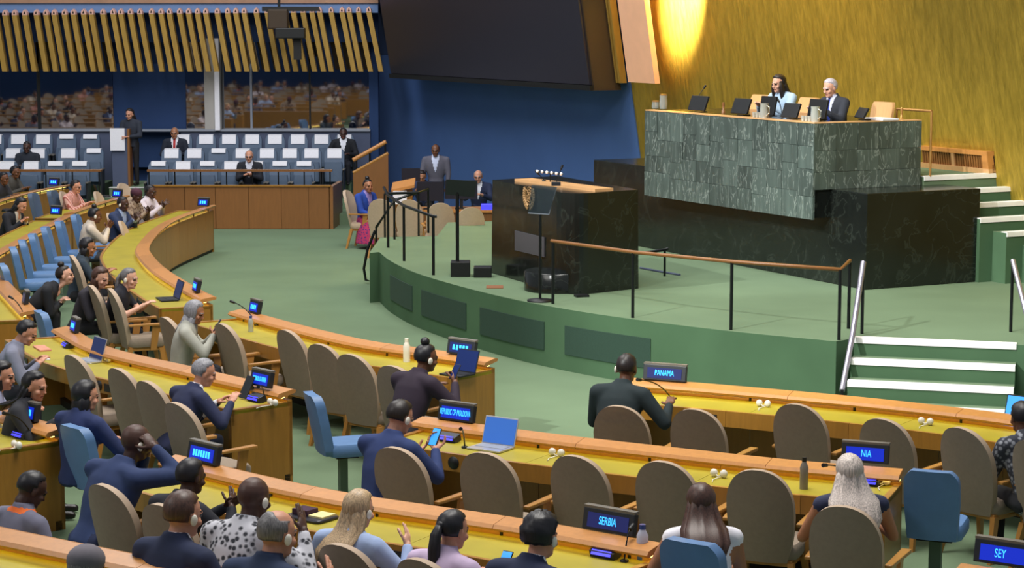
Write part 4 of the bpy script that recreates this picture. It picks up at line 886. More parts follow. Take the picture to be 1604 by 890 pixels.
person('leaning', 'woman in black leaning forward on a blue chair', (102,432), '1b1d24', '15161c', 'pale', ('bun', 'dark'), True, heading=10, lean=0.34, head_pitch=-0.1, head_yaw=-8, rh=(0.02, 0.46, 0.66), lh=(-0.04, 0.48, 0.66))
person('dark_back', 'dark-haired person in slate blue jacket seen from behind', (138,388), '2c3a48', DARK, 'tan', ('bob', 'black'), True, lean=0.10, head_yaw=-10)
person('grey_young', 'dark-haired man in grey blazer looking down at his desk', (42,522), '7c7f92', '23252f', 'light', ('short', 'black'), lean=0.20, yaw=-22, head_pitch=0.5, head_yaw=-15, rh=(0.16, 0.42, 0.80), lh=(-0.06, 0.42, 0.80))
person('long_black', 'woman with long black hair in dark clothes by a cream rail', (55,606), '24252c', '202026', 'light', ('long', 'black', 0.16), True, lean=0.14, yaw=-35, head_yaw=-25, head_pitch=0.2, rh=(0.22, 0.42, 0.86), lh=(0.0, 0.36, 0.80))
person('left_edge', 'black-haired person in pale shirt cut by the left edge', (4,590), '9aa0c0', '23252f', 'light', ('bob', 'black'), True, lean=0.12, yaw=-30, head_yaw=-10)
person('navy_turn', 'dark-haired person in navy jacket turning right, arm extended', (135,622), '26335f', '1d2748', 'light', ('bob', 'black'), False, heading=55, lean=0.06, head_yaw=-20, rh=(0.24, 0.42, 0.76), lh=(-0.08, 0.36, 0.74), rp='open')
person('right_edge', 'person in dark checked jacket cut by the right edge', (1600,655), 'cloth_check', DARK, 'brown', ('short', 'black'), lean=0.18, heading=100, rh=(0.1, 0.40, 0.80), lh=(-0.1, 0.40, 0.80))
# --- left far block
person('cream', 'dark-haired delegate with white headphones in cream jacket', (149,338), 'cdbfae', '3a3a40', 'brown', ('bun', 'black'), True, heading=20, lean=0.10, ear=(-1, 1), rh=(0.06, 0.38, 0.92), lh=(-0.02, 0.38, 0.92), rp='flat', lp='flat', palm=('in','in'))
person('clap_navy', 'man in navy suit with headphones clapping', (193,320), '29375a', DARK, 'dark', ('crop', 'black'), heading=-20, lean=0.08, ear=(-1, 1), shirt='9fb2d8', rh=(0.04, 0.36, 0.88), lh=(-0.04, 0.36, 0.88), rp='flat', lp='flat', palm=('in','in'))
person('maroon', 'person in maroon hat and brown printed clothes clapping', (214,307), 'cloth_print', '3a2a26', 'dark', ('crop', 'black'), heading=-20, lean=0.08, hat='4a2434', rh=(0.04, 0.36, 0.86), lh=(-0.04, 0.36, 0.86), rp='flat', lp='flat', palm=('in','in'))
person('white_clap', 'man in white outfit clapping with raised hand', (236,301), 'd3c6cc', '6a6258', 'dark', ('crop', 'black'), heading=-20, lean=0.05, rh=(0.10, 0.38, 0.90), lh=(0.0, 0.36, 0.88), rp='open', lp='flat', palm=('in','in'))
person('stripe', 'man in pink striped shirt seated at the short desk', (119,293), 'cloth_stripe', '3c3a44', 'light', ('short', 'black'), heading=-15, lean=0.10, rh=(0.12, 0.40, 0.82), lh=(-0.10, 0.42, 0.82), glasses=True)
person('black_woman', 'woman with dark hair in black jacket writing, far left', (33,322), '1b1c24', '16171d', 'light', ('long', 'black', 0.12), True, heading=-20, lean=0.24, head_pitch=0.4, rh=(0.12, 0.44, 0.80), lh=(-0.06, 0.44, 0.80), shirt='cfc9c0')
person('dim1', 'dim figure in dark clothes nearest the left edge', (6,280), '2b2b31', DARK, 'brown', ('short', 'black'), heading=-20, lean=0.12)
person('dim2', 'dim figure in grey-brown jacket behind the far left rail', (24,270), '4a4742', DARK, 'brown', ('short', 'black'), heading=-20, lean=0.12)
def seated(key, label, x, ypix, Y, z0, **kw):
    p = aty(x, ypix, Y - 0.20); return person(key, label, None, wpos=(p.x, Y - 0.20, 0), z0=z0, heading=-90, hipz=0.44, **kw)
seated('th1', 'man in dark clothes on a theatre seat of the left block', 43, 230, 43.5, 0.42, top='1e2430', skin='dark', hair=('crop','black'), lean=0.0, rh=(0.06, 0.22, 0.72), lh=(-0.04, 0.24, 0.70))
seated('th2', 'man in dark suit and red tie beside the aisle door', 274, 210, 44.55, 0.66, top='1b2130', skin='tan', hair=('receding','grey'), lean=0.0, shirt='d8d8e0', tie='b03030', rh=(0.12, 0.25, 0.66), lh=(-0.12, 0.25, 0.66))
seated('th3', 'grey-haired man in dark suit at the front ledge of seats', 391, 240, 42.45, 0.30, top='191c26', skin='light', hair=('receding','grey'), lean=0.02, shirt='c8cad8', rh=(0.06, 0.25, 0.72), lh=(-0.06, 0.25, 0.70), glasses=True)
seated('th4', 'man in dark suit and white shirt at the end of back row', 538, 205, 44.4, 0.66, top='14171f', skin='dark', hair=('crop','black'), lean=0.0, shirt='dfe0ea', rh=(0.25, 0.22, 0.66), lh=(-0.14, 0.25, 0.66))
person('stand_w', 'standing woman with long dark hair in dark clothes behind a lectern', None, wpos=tuple(aty(206, 180, 44.0)), z0=0.64, heading=-110, stand=True, lean=0.02, top='2a2f3c', bottom='1b1a1d', skin='light', hair=('long','dark',0.12), fem=True, scale=0.97, rh=(0.08, 0.28, 1.12), lh=(-0.10, 0.28, 1.10))
person('blue_w', 'smiling woman in royal blue jacket and purple print skirt', None, '20429a', 'cloth_purple', 'tan', ('bun', 'black'), True, heading=-38, wpos=tuple(cw_.location), lean=0.04, head_yaw=-22, head_pitch=0.0, shirt='8f7fc0', rh=(0.10, 0.34, 0.62), lh=(-0.10, 0.34, 0.62), dress=True)
person('grey_m', 'standing man in grey suit and white shirt by the desk', (682,236), '5d5b68', '34343e', 'brown', ('receding', 'dark'), heading=-95, stand=True, lean=0.05, shirt='c9d0ea', rh=(0.30, 0.16, 0.86), lh=(-0.24, 0.10, 0.86), wide=1.1)
person('small_m', 'man bent behind a monitor beside the standing man', (661,277), '2b3350', DARK, 'tan', ('short', 'dark'), heading=-95, lean=0.24, head_pitch=0.4)
person('glasses_m', 'balding man with glasses in navy suit at the staff desk', (749,277), '222b48', DARK, 'light', ('receding', 'grey'), heading=-95, lean=0.08, shirt='e4e6f0', glasses=True)
# --- podium
person('pod_w', 'dark long-haired woman in light blue at the podium', None, 'a9c3dc', '2c3040', 'pale', ('long', 'dark', 0.16), True, sides=True, heading=215, wpos=tuple(Vector((3.76,28.93,0)) + V*0.12), lean=0.06, z0=2.19, hipz=0.46, head_yaw=0, rh=(0.14, 0.38, 0.80), lh=(-0.14, 0.38, 0.80), vox=0.014)
person('pod_m', 'white-haired man in dark suit and blue tie at the podium', None, '2a2e38', '1d2028', 'pale', ('short', 'white'), heading=215, wpos=tuple(Vector((4.33,27.79,0)) + V*0.12), lean=0.08, z0=2.17, hipz=0.46, head_pitch=0.25, shirt='c6cbe2', tie='2740a0', rh=(0.14, 0.38, 0.80), lh=(-0.14, 0.38, 0.80), vox=0.014)
# ================================================================== stage furniture
def v3(p, z): return Vector((p.x, p.y, z))
Lr = at(770, 428, ST); Cr = at(893, 464, ST); Rr = at(1000, 452, ST); Br = Lr + Rr - Cr
ros = empty('speaker_rostrum', v3((Lr + Rr)/2, ST), label='black marble speaker rostrum with gold emblem on the stage', cat='rostrum')
def bez(a, b, c, n=8): return [a*(1-t)**2 + b*2*t*(1-t) + c*t*t for t in [k/n for k in range(n+1)]]
c1 = Cr + (Lr-Cr).normalized()*0.55; c2 = Cr + (Rr-Cr).normalized()*0.30
plan = [Lr] + bez(c1, Cr, c2) + [Rr, Br]
mb = MB(); cen = (Lr + Rr)/2; top = [cen + (p-cen)*0.985 for p in plan]; n = len(plan)
mb.add([(p.x, p.y, ST) for p in plan] + [(p.x, p.y, 2.03) for p in top], [tuple(range(n-1, -1, -1)), tuple(range(n, 2*n))] + [(i, (i+1) % n, n+(i+1) % n, n+i) for i in range(n)])
part('body', mb, 'black_marble', ros)
fn = (Lr - Cr).normalized(); fN = Vector((fn.y, -fn.x, 0)); fN = fN if fN.y < 0 else -fN
def onface(x, y, off=0.0): return atp(x, y, Cr + fN*off, fN)
mb = MB(); a = at(822, 463, ST); ctr = Cr + fn*0.62 - fN*0.12
mb.lathe([(0.44, ST), (0.44, ST + 0.24), (0.43, ST + 0.25)], (ctr.x, ctr.y, 0), 24); part('foot', mb, 'black_marble', ros)
tp = [atp(806, 282, Vector((0,0,2.05)), (0,0,1)), atp(932, 298, Vector((0,0,2.05)), (0,0,1))]; d = (tp[1]-tp[0]).normalized(); q = Vector((-d.y, d.x, 0))
mb = MB(); mb.prism([tp[0], tp[1], tp[1] + q*0.28, tp[0] + q*0.28], 2.03, 2.065); part('reading_top', mb, 'wood_pale', ros)
em = onface(829, 307, 0.012); RX = fn; emb = empty('emblem', (0,0,0)); bpy.data.objects.remove(emb)
mb = MB(); R3 = 0.17
def fp(a, r, off=0.0): return em + fn*(r*math.cos(a)) + Vector((0,0,1))*(r*math.sin(a)) + fN*off
for r in (0.045, 0.08, 0.115): mb.tube([fp(2*math.pi*k/20, r) for k in range(21)], 0.006, n=5)
for k in range(8): mb.tube([fp(math.pi*k/4, 0.01), fp(math.pi*k/4, 0.115)], 0.005, n=5)
for s in (-1, 1):
    mb.tube([fp(-math.pi/2 + s*(0.15 + 2.2*k/14), 0.155) for k in range(15)], 0.006, n=5)
    for k in range(10):
        a = -math.pi/2 + s*(0.3 + 0.2*k)
        for rr in (0.138, 0.175): p = fp(a, rr, 0.004); mb.ell(p, (0.014, 0.014, 0.022), nu=6, nv=4)
part('emblem', mb, 'emblem', ros)
pl = [onface(806, 392, 0.012), onface(852, 403, 0.012), onface(852, 372, 0.012), onface(806, 361, 0.012)]
mb = MB(); mb.hexa([p - fN*0.012 for p in pl], pl); part('plaque', mb, 'plaque', ros)
def gooseneck(base, tip, label, tail=True, name='microphone', up=0.12):
    b = Vector(base); t = Vector(tip); e = empty(name, b, label=label, cat='microphone')
    mb = MB(); mb.lathe([(0.028, 0), (0.028, 0.012), (0.010, 0.02)], b, 10); part('base', mb, 'black', e)
    m = b.lerp(t, 0.35) + Vector((0,0,up)); pts = bez(b + Vector((0,0,0.015)), m, t, 8); mb = MB(); mb.tube(pts, 0.006, n=6); part('neck', mb, 'black_metal', e)
    dd = (pts[-1]-pts[-2]).normalized(); mb = MB(); mb.tube([t - dd*0.03, t + dd*0.03], [0.014, 0.016], n=8); part('capsule', mb, 'black', e); return e
zt = 2.065
for i, (bx_, by_, tx, ty, lb) in enumerate(((852,284,842,271,'left microphone on the black rostrum top'),(872,287,880,262,'right microphone on the black rostrum top'))):
    b = atp(bx_, by_, Vector((0,0,zt)), (0,0,1)); gooseneck(b, aty(tx, ty, b.y), lb, up=0.02)
b = atp(862, 285, Vector((0,0,zt)), (0,0,1)); cl = empty('light_bar', b, label='thin bar of small lights above the rostrum top', cat='lamp')
mb = MB(); pA = aty(838, 268, b.y); pB = aty(882, 273, b.y); mb.tube([pA, pB], 0.012, n=6); part('bar', mb, 'black', cl)
for k in range(6):
    p = pA.lerp(pB, 0.08 + 0.17*k); mb = MB(); mb.ell(p, (0.022, 0.022, 0.022), nu=8, nv=6); part('bulb', mb, 'nosing', cl)
mb = MB(); mb.tube([b, pA.lerp(pB, 0.55)], 0.010, n=6); part('stem', mb, 'black_metal', cl)
mb = MB(); mb.box(atp(871, 288, Vector((0,0,zt+0.03)), (0,0,1)), (0.12, 0.08, 0.05)); single('control_box', mb, 'dark_plastic', b + Vector((0.1,0.1,0)), 'small dark control box on the rostrum top', 'box', bevel=0.005)
# teleprompters
def mk_glass():
    m = bpy.data.materials.new('prompter_glass'); m.use_nodes = True; b_ = m.node_tree.nodes['Principled BSDF']; b_.inputs['Base Color'].default_value = lin('8fa0b0'); b_.inputs['Roughness'].default_value = 0.05
    b_.inputs['Transmission Weight'].default_value = 0.9; b_.inputs['IOR'].default_value = 1.1; MATS['prompter_glass'] = m
mk_glass()
tb = at(846, 472, ST); t1 = empty('teleprompter', v3(tb, ST), label='glass teleprompter on a black pole before the rostrum', cat='teleprompter')
mb = MB(); mb.lathe([(0.16, ST), (0.16, ST+0.02), (0.03, ST+0.035)], (tb.x, tb.y, 0), 18); part('base', mb, 'black', t1)
mb = MB(); zt1 = aty(844, 336, tb.y).z; mb.tube([(tb.x, tb.y, ST), (tb.x, tb.y, zt1)], 0.018, n=8); part('pole', mb, 'black_metal', t1)
g = [aty(827, 334, tb.y + 0.02), aty(860, 336, tb.y - 0.02), aty(872, 293, tb.y - 0.12), aty(833, 290, tb.y - 0.08)]
mb = MB(); th = Vector((0, 0.008, 0)); mb.hexa(g, [p + th for p in g]); part('pane', mb, 'prompter_glass', t1)
mb = MB(); mb.tube([g[0], g[1], g[2]], 0.007, n=6); part('edge_frame', mb, 'ledge', t1)
tb = at(719, 432, ST); t2 = empty('teleprompter', v3(tb, ST), label='black teleprompter pole with dark panel left of rostrum', cat='teleprompter')
mb = MB(); mb.box((tb.x + 0.02, tb.y, ST + 0.10), (0.26, 0.3, 0.20)); part('base', mb, 'black', t2, 0.01)
zt1 = aty(718, 296, tb.y).z; mb = MB(); mb.tube([(tb.x - 0.02, tb.y, ST + 0.2), (tb.x - 0.02, tb.y, zt1)], 0.024, n=8); part('pole', mb, 'black_metal', t2)
g = [aty(698, 305, tb.y), aty(743, 309, tb.y), aty(747, 284, tb.y - 0.10), aty(699, 281, tb.y - 0.10)]; mb = MB(); mb.hexa(g, [p + Vector((0, 0.02, 0)) for p in g]); part('panel', mb, 'dark_plastic', t2)
p = at(756, 435, ST); mb = MB(); mb.box((p.x, p.y + 0.1, ST + 0.07), (0.24, 0.24, 0.14)); single('stage_monitor', mb, 'black', v3(p, ST), 'low black wedge box beside the teleprompter base', 'speaker', bevel=0.01)
p = at(775, 450, ST); mb = MB(); mb.box((p.x, p.y, ST + 0.004), (0.22, 0.26, 0.008)); single('floor_plate', mb, 'mat_rust', v3(p, ST), 'rust coloured floor plate on the stage before the rostrum', 'floor plate')
p = at(911, 465, ST); mb = MB(); mb.box((p.x, p.y, ST + 0.015), (0.17, 0.12, 0.03), rz=0.3); single('foot_pedal', mb, 'black', v3(p, ST), 'small black foot box on the stage before the rostrum', 'box', bevel=0.005)
p = at(1040, 420, ST); mb = MB(); mb.tube([at(1003, 421, ST) + Vector((0,0,0.01)), at(1035, 427, ST) + Vector((0,0,0.01)), at(1065, 432, ST) + Vector((0,0,0.01))], 0.018, n=6); single('cable_cover', mb, 'panel_grey', v3(p, ST), 'grey cable strip lying on the stage right of rostrum', 'cable')
# ---- railings
def railing(label, bases, tops, rail, rm='black_metal', pm='black_metal', rr=0.016, rad=0.022, name='stage_railing', flat=False):
    o = Vector(bases[0]); e = empty(name, o, label=label, cat='railing')
    for b, t in zip(bases, tops):
        mb = MB(); mb.tube([b, t], rr, n=8); part('post', mb, pm, e)
    mb = MB(); mb.tube(rail, rad, n=8); part('handrail', mb, rm, e); return e
def up(p, h): return Vector((p.x, p.y, p.z + h))
B = [at(x, y, ST) for x, y in ((866,476),(991,498),(1145,517),(1314,533),(1329,515))]; hr = 0.77; T = [up(p, hr) for p in B]
railing('thin dark railing along the front edge of the stage', B, T, [T[0] - (T[1]-T[0])*0.02] + T, 'wood_barrier', rr=0.019)
B = [at(x, y, ST) for x, y in ((608,388),(633,409),(679,431))]; T = [up(p, 0.80) for p in B]; q0 = T[0] + (T[0]-T[1])*0.25 + Vector((0,0,0.08))
railing('black railing on the left rim of the stage', B, T, [q0] + T + [T[-1] + Vector((0.05,0,-0.0))], rr=0.020)
B = [at(590, 444, 0.0), at(618, 375, ST), at(671, 365, ST)]; T = [up(B[0], 0.90), up(B[1], 0.62), up(B[2], 0.72)]
e = railing('black stair railing with a hanging loop at the left stage corner', B, T, T, rr=0.018)
pA = T[0]; loop = [pA + Vector((-0.02,0,-0.05)), pA + Vector((-0.14,-0.02,-0.35)), pA + Vector((-0.20,-0.03,-0.66)), pA + Vector((-0.17,-0.04,-0.84)), pA + Vector((-0.09,-0.04,-0.86)), pA + Vector((-0.03,-0.03,-0.60)), pA + Vector((-0.01,0,-0.3))]
mb = MB(); mb.tube(loop, 0.022, n=8); part('loop', mb, 'black_metal', e)
B = [at(603, 372, ST) + Vector((0,0,0)), at(656, 370, ST)]; T = [up(p, 0.70) for p in B]; railing('short black railing behind the left stage rim', B, T, [T[0], T[1]], rr=0.017)
b0 = at(1350, 523, ST); b1 = at(1316, 640, 0.0); t0 = up(b0, 0.80); tm = aty(1335, 527, b0.y - 0.45); t_e = aty(1319, 612, b0.y - 0.95)
railing('bright steel handrail beside the front stage stairs, left side', [b0, v3(t_e, 0.0)], [t0, t_e], [t0, tm, t_e], 'steel_rail', 'black_metal', 0.018, 0.032)
b0 = at(1583, 520, ST); b0 = Vector((b0.x, b0.y, ST)); t0 = up(b0, 0.80); t_e = Vector((b0.x + 0.05, b0.y - 1.0, 0.62))
railing('steel handrail beside the front stage stairs, right side', [b0, v3(t_e, 0.0)], [t0, t_e], [t0, t_e], 'steel_rail', 'black_metal', 0.018, 0.030)
b0 = at(1593, 560, 0.3); 
b = at(1041, 433, ST); tb_ = up(b, 0.36); railing('short black rail end right of the rostrum', [b], [tb_], [aty(1000, 397, b.y + 0.6), tb_, aty(1047, 389, b.y)], rad=0.02)
lb = [GC + V*1.84 + Vector((0,0,LZ)), la + V*1.72 - U*0.02 + Vector((0,0,LZ))]
pa = v3(la + V*0.10, LZ); railing('thin gold railing at the right end of the podium', [pa, pa + U*0.75], [up(pa, 0.88), up(pa + U*0.75, 0.88)], [up(pa, 0.88), up(pa + U*0.75, 0.88)], 'gold_rail', 'gold_rail', 0.016, 0.018)
pb = v3(la + V*1.45 - U*0.12, LZ - 0.17); railing('gold handrail going down the side stairs at right edge', [pb, pb - U*1.5 + Vector((0,0,-0.95))], [up(pb, 1.05), up(pb - U*1.5 + Vector((0,0,-0.95)), 0.95)], [up(pb + U*0.25, 1.05), up(pb, 1.05), up(pb - U*1.5 + Vector((0,0,-0.95)), 0.95)], 'gold_rail', 'gold_rail', 0.018, 0.024)
bx('wood_ledge', PA, 6.35, 6.95, -0.10, 0.0, 1.40, 1.44, 'wood_barrier', pod)
# ---- podium things
ZP = 2.872
def podpt(x, v): 
    """point on the podium ledge at pixel column x, v metres behind the front edge"""
    if x > 1290:
        lo, hi = 0.0, 1.8
        for _ in range(40):
            md = (lo+hi)/2; p = GC + U*0.2 + V*md + Vector((0,0,ZP)) - _c; px = CX + F*p.x/p.dot(_f)
            if px < x: lo = md
            else: hi = md
        return GC + U*(0.2 if v < 1 else 0.2) + V*lo + Vector((0,0,ZP))
    lo, hi = -1.0, 5.5
    for _ in range(40):
        md = (lo+hi)/2; p = GC + U*md + V*v + Vector((0,0,ZP)) - _c; px = CX + F*p.x/p.dot(_f)
        if px > x: lo = md
        else: hi = md
    return GC + U*lo + V*v + Vector((0,0,ZP))
ang = math.atan2(V.y, V.x) - math.pi/2            # local +y = V
def pod_monitor(x, v, w, h, label, tilt=0.35, yaw=0.0):
    p = podpt(x, v); e = empty('desk_monitor', p, ang + yaw, label, 'monitor')
    mb = MB(); mb.box((0, 0.02, 0.008), (0.16, 0.12, 0.016)); part('foot', mb, 'black', e, world=False)
    mb = MB(); mb.box((0, -0.02, h/2 + 0.02), (w, 0.03, h), M=Matrix.Rotation(-tilt, 3, 'X')); part('screen', mb, 'black', e, 0.006, world=False); return e
pod_monitor(1096, 0.22, 0.44, 0.22, 'black tilted monitor at the left end of the podium'); pod_monitor(1163, 0.22, 0.40, 0.22, 'black monitor on the podium left of the woman'); pod_monitor(1205, 0.40, 0.36, 0.26, 'black monitor right before the podium woman', 0.2)
pod_monitor(1241, 0.2, 0.36, 0.20, 'black monitor between the two podium people'); pod_monitor(1283, 0.40, 0.40, 0.26, 'black monitor before the white-haired man', 0.2); pod_monitor(1352, 0.35, 0.34, 0.15, 'low black monitor right of the white-haired man', 0.5, -0.3)
def jug(x, v, h, label, handle=True, m='glassware'):
    p = podpt(x, v); e = empty('water_jug' if handle else 'glass_jar', p, ang, label, 'jug' if handle else 'jar')
    mb = MB(); mb.lathe([(0.055, 0), (0.062, h*0.4), (0.055, h*0.85), (0.06, h)], n=14); part('body', mb, m, e, world=False)
    if handle: mb = MB(); mb.tube([(0.06, 0, h*0.85), (0.12, 0, h*0.75), (0.12, 0, h*0.35), (0.06, 0, h*0.2)], 0.009, n=6); part('handle', mb, m, e, world=False)
    else: mb = MB(); mb.lathe([(0.05, h), (0.05, h + 0.02)], n=12); part('lid', mb, 'gold_rail', e, world=False)
jug(1197, 0.10, 0.20, 'clear water jug before the podium woman'); jug(1277, 0.10, 0.20, 'clear water jug before the white-haired man'); jug(1039, 0.35, 0.20, 'tall glass jar at the left end of the podium', False); jug(1027, 0.30, 0.10, 'small glass jar at the left end of the podium', False)
for x, lb in ((1185,'cluster of drinking glasses left of the first jug'),(1262,'cluster of drinking glasses left of the second jug')):
    p = podpt(x, 0.12); e = empty('drinking_glasses', p, ang, lb, 'glasses')
    for k in range(3): mb = MB(); mb.lathe([(0.022, 0.0), (0.028, 0.07)], (-0.06 + 0.06*k, 0.01*k, 0), 10); part('glass', mb, 'glassware', e, world=False)
def pod_lathe(name, x, v, prof, m, label, cat): mb = MB(); mb.lathe(prof, n=12); p = podpt(x, v); o = link(name, mb.mesh(name, m), None, p); tag(o, label, cat)
pod_lathe('gavel', 1133, 0.3, [(0.03, 0), (0.025, 0.05), (0.012, 0.06), (0.02, 0.12), (0.018, 0.16)], 'wood_barrier', 'red-brown turned gavel standing on the podium', 'gavel')
pod_lathe('brass_bell', 1412, 0.25, [(0.04, 0), (0.015, 0.02), (0.012, 0.10), (0.02, 0.12), (0.008, 0.16)], 'gold_rail', 'small brass stand at the right end of the podium', 'ornament')
p = podpt(1380, 0.10); mb = MB(); mb.box((0, 0, 0.012), (0.42, 0.26, 0.024)); o = link('paper_stack', mb.mesh('paper_stack', 'paper'), None, p, ang); tag(o, 'stack of white papers at the right end of the podium', 'papers')
b = podpt(1083, 0.45); gooseneck(b, aty(1104, 136, b.y), 'long thin microphone at the left of the podium', up=0.05)
b = podpt(1225, 0.55); gooseneck(b, b + Vector((-0.05, 0.05, 0.22)), 'microphone before the podium woman', up=0.1)
def pod_chair(x, v, label):
    p = podpt(x, v) if x < 1290 else GC + U*0.72 + V*1.35 + Vector((0,0,ZP)); p.z = LZ; e = empty('podium_chair', p, ang + math.pi, label, 'chair')
    mb = MB(); mb.box((0, 0, 0.45), (0.5, 0.5, 0.08)); part('seat', mb, 'wood_pale', e, 0.02, world=False)
    mb = MB(); shell(mb, lambda v_: 0.235 - 0.03*max(0, (v_-0.8)/0.2)**2, lambda v_: -0.24 - 0.10*v_, 0.42, 0.98, 0.04, m_rim=0, y_curve=0.04); part('backrest', mb, ['wood_pale'], e, world=False)
    for s in (-1, 1):
        mb = MB(); mb.box((s*0.28, 0.0, 0.64), (0.05, 0.44, 0.03)); part('armrest', mb, 'gold_rail', e, world=False)
        for yy in (-0.2, 0.2): mb = MB(); mb.box((s*0.25, yy, 0.21), (0.04, 0.04, 0.42)); part('leg', mb, 'gold_rail', e, world=False)
pod_chair(1165, 1.35, 'empty pale wooden chair left of the podium woman'); pod_chair(1240, 1.35, 'pale wooden chair behind the podium woman'); pod_chair(1336, 1.35, 'pale wooden chair behind the white-haired man')
# ---- staff corner behind the stage
sd = empty('staff_desk', at(690, 345, 0.0), label='low wooden staff desk behind the row of pale chairs', cat='desk'); sd.location.z = 0
Yd = 37.4
def sb(name, x0, x1, y0, y1, z0, z1, m, par): mb = MB(); mb.box(((x0+x1)/2, (y0+y1)/2, (z0+z1)/2), (x1-x0, y1-y0, z1-z0)); return part(name, mb, m, par)
xa = aty(612, 300, Yd).x; xb = aty(775, 300, Yd).x
sb('desk_top', xa, xb, Yd - 0.3, Yd + 0.4, 0.70, 0.75, 'wood_rail', sd); sb('front_panel', xa, xb, Yd - 0.26, Yd - 0.22, 0.0, 0.70, 'wood_barrier', sd)
lec = empty('small_lectern', v3(aty(630, 300, 36.8), 0), label='orange-topped lectern with a white sheet on its front', cat='lectern')
mb = MB(); a = aty(614, 296, 36.8); c = aty(650, 284, 36.8); mb.hexa([(a.x, 36.6, a.z-0.05), (c.x, 36.6, c.z-0.10), (c.x, 37.0, c.z), (a.x, 37.0, a.z+0.05)], [(a.x, 36.6, a.z), (c.x, 36.6, c.z-0.05), (c.x, 37.0, c.z+0.05), (a.x, 37.0, a.z+0.10)]); part('sloped_top', mb, 'wood_rail', lec)
sb('body', a.x + 0.05, c.x - 0.05, 36.75, 37.0, 0.0, a.z - 0.02, 'wood_desk', lec)
a = aty(616, 320, 36.6); c = aty(637, 299, 36.6); sb('sheet', a.x, c.x, 36.58, 36.6, a.z, c.z, 'paper', lec)
def flatscreen(x0, x1, y0, y1, Y, label, stand_z):
    a = aty(x0, y1, Y); c = aty(x1, y0, Y); e = empty('monitor', Vector(((a.x+c.x)/2, Y, stand_z)), label=label, cat='monitor'); sb('panel', a.x, c.x, Y, Y + 0.05, a.z, c.z, 'screen_dark', e)
    m_ = (a.x+c.x)/2; sb('stand', m_ - 0.03, m_ + 0.03, Y + 0.01, Y + 0.05, stand_z, a.z, 'black', e); sb('foot', m_ - 0.12, m_ + 0.12, Y - 0.06, Y + 0.1, stand_z, stand_z + 0.02, 'black', e)
flatscreen(629, 658, 264, 284, 38.4, 'dark monitor back left of the bending man', 0.0); flatscreen(653, 694, 285, 315, 37.2, 'dark monitor on the staff desk before the bending man', 0.75); flatscreen(697, 748, 283, 312, 37.3, 'dark monitor on the staff desk before the standing man', 0.75)
p = aty(763, 322, 37.2); mb = MB(); mb.box((p.x, 37.2, 0.80), (0.22, 0.2, 0.10)); single('document_box', mb, 'console_blue', Vector((p.x, 37.2, 0.75)), 'violet-blue lit box at the right of the staff desk', 'box', bevel=0.005)
p = aty(724, 272, 38.2); mb = MB(); mb.lathe([(0.03, 0.75), (0.03, 1.05), (0.012, 1.12), (0.012, 1.2)], (p.x, 37.6, 0), 10); single('yellow_bottle', mb, 'lamp_glow' if False else 'gold_rail', Vector((p.x, 37.6, 0.75)), 'slim yellow bottle on the staff desk', 'bottle')
# lectern with white sheet beside the standing woman
al = empty('aisle_lectern', Vector((aty(186, 240, 43.7).x, 43.7, 0.6)), label='grey wooden aisle lectern draped with a white printed sheet', cat='lectern')
a = aty(176, 262, 43.7); c = aty(199, 202, 43.7); sb('body', a.x, c.x, 43.7, 44.0, 0.64, c.z, 'panel_grey', al); sb('side_board', c.x, c.x + 0.05, 43.68, 44.02, 0.64, c.z, 'wood_barrier', al)
a = aty(173, 236, 43.65); c = aty(195, 201, 43.65); sb('white_sheet', a.x, c.x, 43.64, 43.66, a.z, c.z, 'paper', al)
# ================================================================== things on the desks
def text_mb(body, size):
    cu = bpy.data.curves.new('t', 'FONT'); cu.body = body; cu.size = size; cu.align_x = 'CENTER'; cu.align_y = 'CENTER'; cu.extrude = 0.001
    o = bpy.data.objects.new('t', cu); COL.objects.link(o); dg = bpy.context.evaluated_depsgraph_get(); me = o.evaluated_get(dg).to_mesh()
    mb = MB(); mb.add([(v.co.x, 0.0 - v.co.z, v.co.y) for v in me.vertices], [tuple(p.vertices) for p in me.polygons]); o.evaluated_get(dg).to_mesh_clear(); bpy.data.objects.remove(o, do_unlink=True); return mb
def nameplate(x, y, text, label, w=0.42, dim=False, yaw=0.0, heading=None, off=0.0, bars=0, tsz=0.075, zc=0.93, squeeze=1.0, tx=0.0):
    p = at(x, y, zc)
    h = facing(p) if heading is None else math.radians(heading)
    h += math.radians(yaw); e = empty('nameplate', Vector((p.x, p.y, ZR)), h - math.pi/2, label, 'nameplate'); z = zc - ZR
    R = Matrix.Rotation(math.radians(-12), 3, 'X')
    mb = MB(); mb.box((0, 0.02, z), (w, 0.05, 0.145), M=R); part('case', mb, 'dark_plastic', e, 0.006, world=False)
    mb = MB(); mb.box((0, 0.035, z + 0.082), (w, 0.05, 0.016)); part('top_edge', mb, 'grey_plastic', e, world=False)
    mb = MB(); mb.box((0, -0.006, z), (w*0.80, 0.006, 0.098), M=R); part('display', mb, 'disp_dim' if dim else 'disp_blue', e, world=False)
    if text:
        mb = text_mb(text, tsz); mb.v = [tuple(R @ Vector((v[0]*squeeze + tx, v[1] - 0.011, v[2])) + Vector((0, 0, z))) for v in mb.v]
        o = link('lettering', mb.mesh('lettering', 'text_blue'), e)
    if bars:
        mb = MB()
        for k in range(bars): mb.box(Vector((0, 0, z)) + R @ Vector((-w*0.3 + w*0.6*(k+0.5)/bars, -0.011, 0)), (w*0.6/bars*0.6, 0.003, 0.05), M=R)
        part('lettering', mb, 'text_blue', e, world=False)
    return e
nameplate(1041,585,'PANAMA','nameplate reading PANAMA in blue letters', dim=True, squeeze=0.62)
nameplate(714,647,'REPUBLIC OF MOLDOVA','nameplate reading REPUBLIC OF MOLDOVA in blue letters', w=0.36, tsz=0.07, squeeze=0.40)
